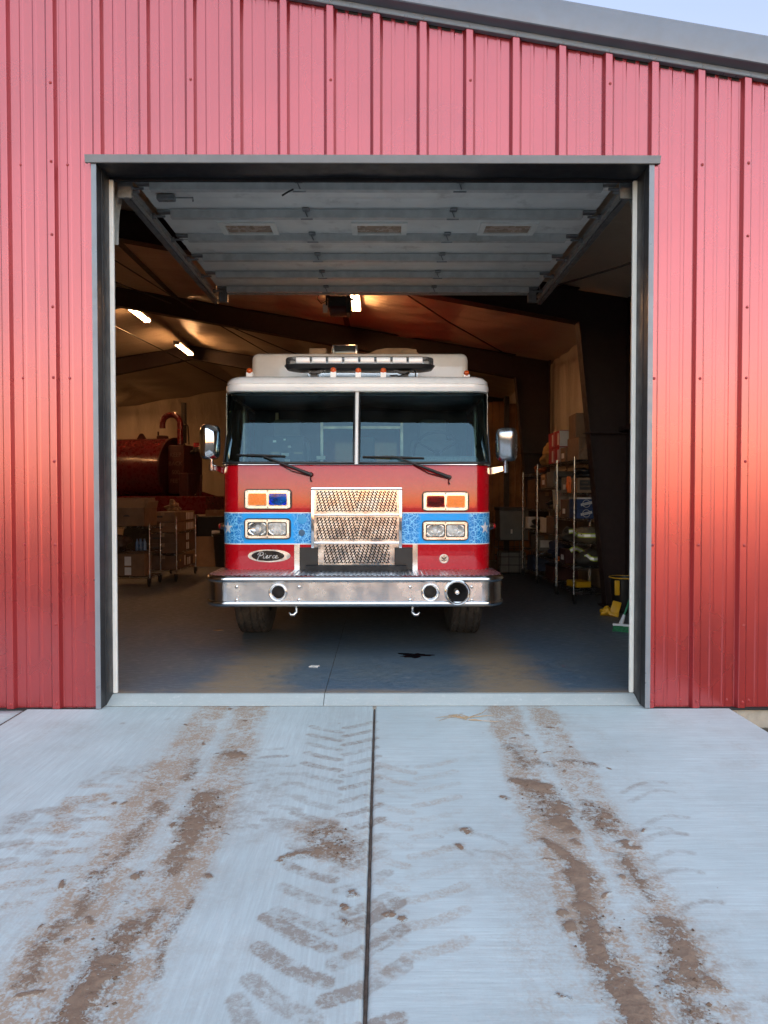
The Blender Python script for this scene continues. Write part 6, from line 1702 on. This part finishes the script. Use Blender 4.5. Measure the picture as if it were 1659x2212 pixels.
b = MB(); b.rbox(-3.85, -3.25, 14.9, 15.4, 0.35, 1.0, 0.01, 1); b.build('case', M_blackpl, t)
b = MB(); b.rbox(-3.55, -3.38, 14.885, 14.899, 0.42, 0.70, 0.004, 1); b.build('panel', M_label, t)
b = MB(); b.box(-3.83, -3.27, 14.92, 15.38, 0, 0.345); b.build('base', M_ink, t)
carton(-3.50, 15.1, 1.0, 0.40, 0.36, 0.13, 'flat brown carton lying on the black cabinet', 0.1, M_card)
t = thing('plywood_sheet', (-3.7, 13.9, 0), 'pale plywood sheet leaning low behind the loaded cart', 'board')
b = MB(); b.box(-0.55, 0.40, -0.009, 0.009, 0, 0.62, 0, XF((-3.75, 14.3, 0), R(-14), 0, 0.05)); b.build('sheet', M_card_in, t)
# tanker: tank lying across the bay with its rear end to the right
t = thing('water_tanker', (-5.5, 16.2, 0), 'dark red cylindrical water tanker with gooseneck pipe and beacon', 'tanker')
tc = Vector((-4.62, 16.0, 2.02)); ang = R(-15)
TM = Matrix.Translation(tc) @ Matrix.Rotation(ang, 4, 'Z')
def tl(x, y, z): return TM @ Vector((x, y, z))
r_ = 0.70
AX = Matrix(((0,0,1,0),(1,0,0,0),(0,1,0,0),(0,0,0,1)))      # lathe axis -> local x
b = MB(); b.lathe([(r_, -5.2), (r_, 0.0)], 56, TM @ AX); b.build('tank', M_tankred, t, smooth=60)
b = MB(); b.lathe([(r_-0.005, -0.03), (r_+0.012, -0.02), (r_+0.014, 0.02), (r_-0.02, 0.03), (r_-0.05, -0.02), (0.4, 0.02), (0.0, 0.05)], 56, TM @ AX); b.build('end_cap', M_tankdk, t, smooth=40)
b = MB(); b.prism([(-0.13, 0), (0.13, 0), (0.05, 0.12), (0.02, 0.145), (-0.02, 0.145), (-0.05, 0.12)], TM @ Matrix.Translation((-0.85, 0, r_-0.02)) @ Euler((PI/2, 0, 0)).to_matrix().to_4x4(), 0.03); b.build('lifting_lug', M_tankdk, t)
b = MB(); b.lathe([(0.13, 0), (0.13, 0.07), (0.10, 0.085), (0, 0.085)], 20, TM @ Matrix.Translation((-0.32, 0, r_-0.02))); b.tube([tl(-0.43, 0, r_+0.04), tl(-0.43, 0, r_+0.16)], 0.02, 8); b.build('hatch', M_tankdk, t, smooth=40)
gp = [tl(0.18, -0.1, r_-0.15), tl(0.18, -0.1, r_+0.32)] + [tl(0.18-0.22*(1-math.cos(a)), -0.1, r_+0.32+0.20*math.sin(a)) for a in np.linspace(0.3, PI, 9)] + [tl(-0.26, -0.1, r_+0.22)]
b = MB(); b.tube(gp, 0.065, 14); b.build('gooseneck_pipe', M_tankred, t, smooth=60)
b = MB(); b.tube([tl(0.16, 0.1, r_-0.1), tl(0.16, 0.1, r_+0.80)], 0.06, 12); b.build('stack', M_ink, t, smooth=60)
b = MB(); b.tube([tl(0.26, -0.1, r_+0.28), tl(0.36, -0.1, r_+0.28), tl(0.38, -0.1, r_+0.24), tl(0.40, -0.1, r_-0.15)], 0.014, 6); b.build('handrail', M_ink, t, smooth=60)
b = MB(); b.lathe([(0.07, 0), (0.075, 0.06), (0.065, 0.10), (0, 0.10)], 16, Matrix.Translation(tl(0.62, -0.15, r_-0.22))); o = b.build('beacon', M_redbox, t, smooth=40)
b = MB(); b.lathe([(0.09, -0.10), (0.085, 0.0), (0, 0.0)], 16, Matrix.Translation(tl(0.62, -0.15, r_-0.22))); b.tube([tl(0.2, -0.1, r_-0.3), tl(0.62, -0.15, r_-0.34)], 0.03, 8); b.build('bracket', M_ink, o)
b = MB(); b.rbox(0.06, 0.46, -0.42, 0.40, -0.55, r_-0.18, 0.04, 2, 0, TM); b.build('rear_panel', M_tankdk, t, smooth=40)
PM_ = TM @ Matrix.Translation((0.26, -0.428, 0.0)) @ Euler((PI/2, 0, 0)).to_matrix().to_4x4()
M_tx = pm('faded_white_lettering', (0.16, 0.10, 0.085), 0.7)
for k, s in enumerate(('KEEP', 'BACK', '500', 'FEET')):
    text(s, M_tx, PM_ @ Matrix.Translation((0.0, 0.30-0.19*k, 0.0)) @ Matrix.Scale(0.13, 4), t)
b = MB(); b.rbox(-5.0, 1.15, -0.75, 0.75, -0.98, -0.60, 0.02, 1, 0, TM); b.build('chassis_deck', M_tankred, t)
b = MB(); b.prism([(0.45, -0.62), (0.62, -0.62), (1.05, -0.60), (0.62, -0.48)], TM @ Euler((PI/2, 0, 0)).to_matrix().to_4x4(), 0.03); b.build('brace', M_tankred, t)
b = MB(); b.tube([tl(0.95, -0.6, -0.62), tl(0.98, -0.6, -0.15)], 0.025, 8); b.tube([tl(0.97, -0.6, -0.35), tl(0.85, -0.6, -0.6)], 0.02, 8); b.build('pump_lever', M_tankdk, t)
b = MB(); b.rbox(0.5, 0.72, -0.7, -0.4, -0.62, -0.1, 0.02, 1, 0, TM); b.build('rear_lamp_box', M_tankdk, t)
for x_ in (-0.2, -3.9):
    for y_ in (-0.85, 0.85):
        b = MB(); Mw = TM @ Matrix.Translation((x_, y_, -1.51)) @ Euler((PI/2, 0, 0)).to_matrix().to_4x4()
        b.lathe([(0.30, -0.13), (0.46, -0.14), (0.51, -0.10), (0.51, 0.10), (0.46, 0.14), (0.30, 0.13), (0.12, 0.05), (0, 0.05)], 36, Mw); b.build('wheel', M_tyre, t, smooth=40)
# small things on the floor
def scrap(name, px, py, pts, mat, label, cat):
    c = gr(px, py); b = MB(); b.prism(pts, XF((c.x, c.y, 0.001)), 0.006); tag(b.build(name, mat), label, cat)
scrap('paper_scrap', 678, 1440, [(-0.04, -0.02), (0.035, -0.03), (0.045, 0.015), (-0.02, 0.03)], M_label, 'white paper scrap on the blue floor by the slab joint', 'scrap')
scrap('dry_leaf', 471, 1362, [(-0.05, -0.01), (0.0, -0.035), (0.055, 0.005), (0.01, 0.035)], M_card_in, 'dry pale leaf on the floor left of the engine', 'leaf')
M_wet = pm('wet_oil_patch', (0.006, 0.008, 0.010), 0.08, var=0.1)
c = gr(895, 1416); rr = random.Random(3)
P = []
for k in range(48):
    a = 2*PI*k/48; q = 1 + 0.28*math.sin(3*a+1) + 0.22*math.sin(5*a+2) + 0.12*math.sin(11*a) + 0.06*math.sin(19*a+1)
    P.append((0.125*q*math.cos(a), 0.085*q*math.sin(a)))
b = MB(); b.prism(P, XF((c.x, c.y, 0.0008)), 0.0022); tag(b.build('oil_patch', M_wet), 'dark wet oil patch on the floor before the engine', 'oil patch')
M_straw = pm('dry_straw', (0.40, 0.28, 0.17), 0.8, var=0.2)
c = gr(1010, 1552, ZA); t = thing('dry_twig', (c.x, c.y, ZA), 'dry straw twig lying on the apron near the doorway', 'twig')
rr = random.Random(11)
for k in range(11):
    a = rr.uniform(-0.6, 0.6) + (0 if k % 2 else 2.6); L = rr.uniform(0.08, 0.22)
    p0 = Vector((c.x + rr.uniform(-0.03, 0.03), c.y + rr.uniform(-0.05, 0.05), ZA+0.005))
    p1 = p0 + Vector((math.cos(a)*L*0.5, math.sin(a)*L*0.5, 0.008)); p2 = p0 + Vector((math.cos(a+0.3)*L, math.sin(a+0.3)*L, 0.0))
    b = MB(); b.tube([p0, p1, p2], [0.003, 0.0025, 0.0012], 5); b.build('stalk', M_straw, t)
# clods of mud and grit on the apron
M_clod = pm('mud_clod', (0.13, 0.085, 0.058), 0.95, var=0.3, vscale=40)
b = MB(); rr = random.Random(9)
tracks = [((455,1722),(405,1800)), ((262,2015),(150,2230)), ((1160,1700),(1205,1780)), ((1270,1960),(1390,2230)), ((1440,1990),(1520,2230)), ((1272,1742),(1318,1795)), ((690,1812),(740,1830))]
for k in range(330):
    (a0, a1), (c0, c1) = tracks[k % len(tracks)]; q = rr.random()
    p = gr(a0+(c0-a0)*q, a1+(c1-a1)*q, ZA); s = 0.0025 + 0.007*rr.random()**3
    x, y = p.x + rr.gauss(0, 0.05), p.y + rr.gauss(0, 0.04)
    if abs(x-XC) < 0.03 or y > 4.7: continue
    vs = [(x + s*dx*rr.uniform(0.6, 1.3), y + s*dy*rr.uniform(0.6, 1.3), ZA + 0.001 + s*dz*rr.uniform(0.5, 1.1)) for dx, dy, dz in ((1,0,0.3),(-1,0,0.3),(0,1,0.3),(0,-1,0.3),(0,0,1.1),(0,0,-0.4))]
    b.add(vs, [(0,2,4),(2,1,4),(1,3,4),(3,0,4),(2,0,5),(1,2,5),(3,1,5),(0,3,5)])
tag(b.build('mud_crumbs', M_clod), 'loose crumbs of dried mud on the apron', kind='stuff')
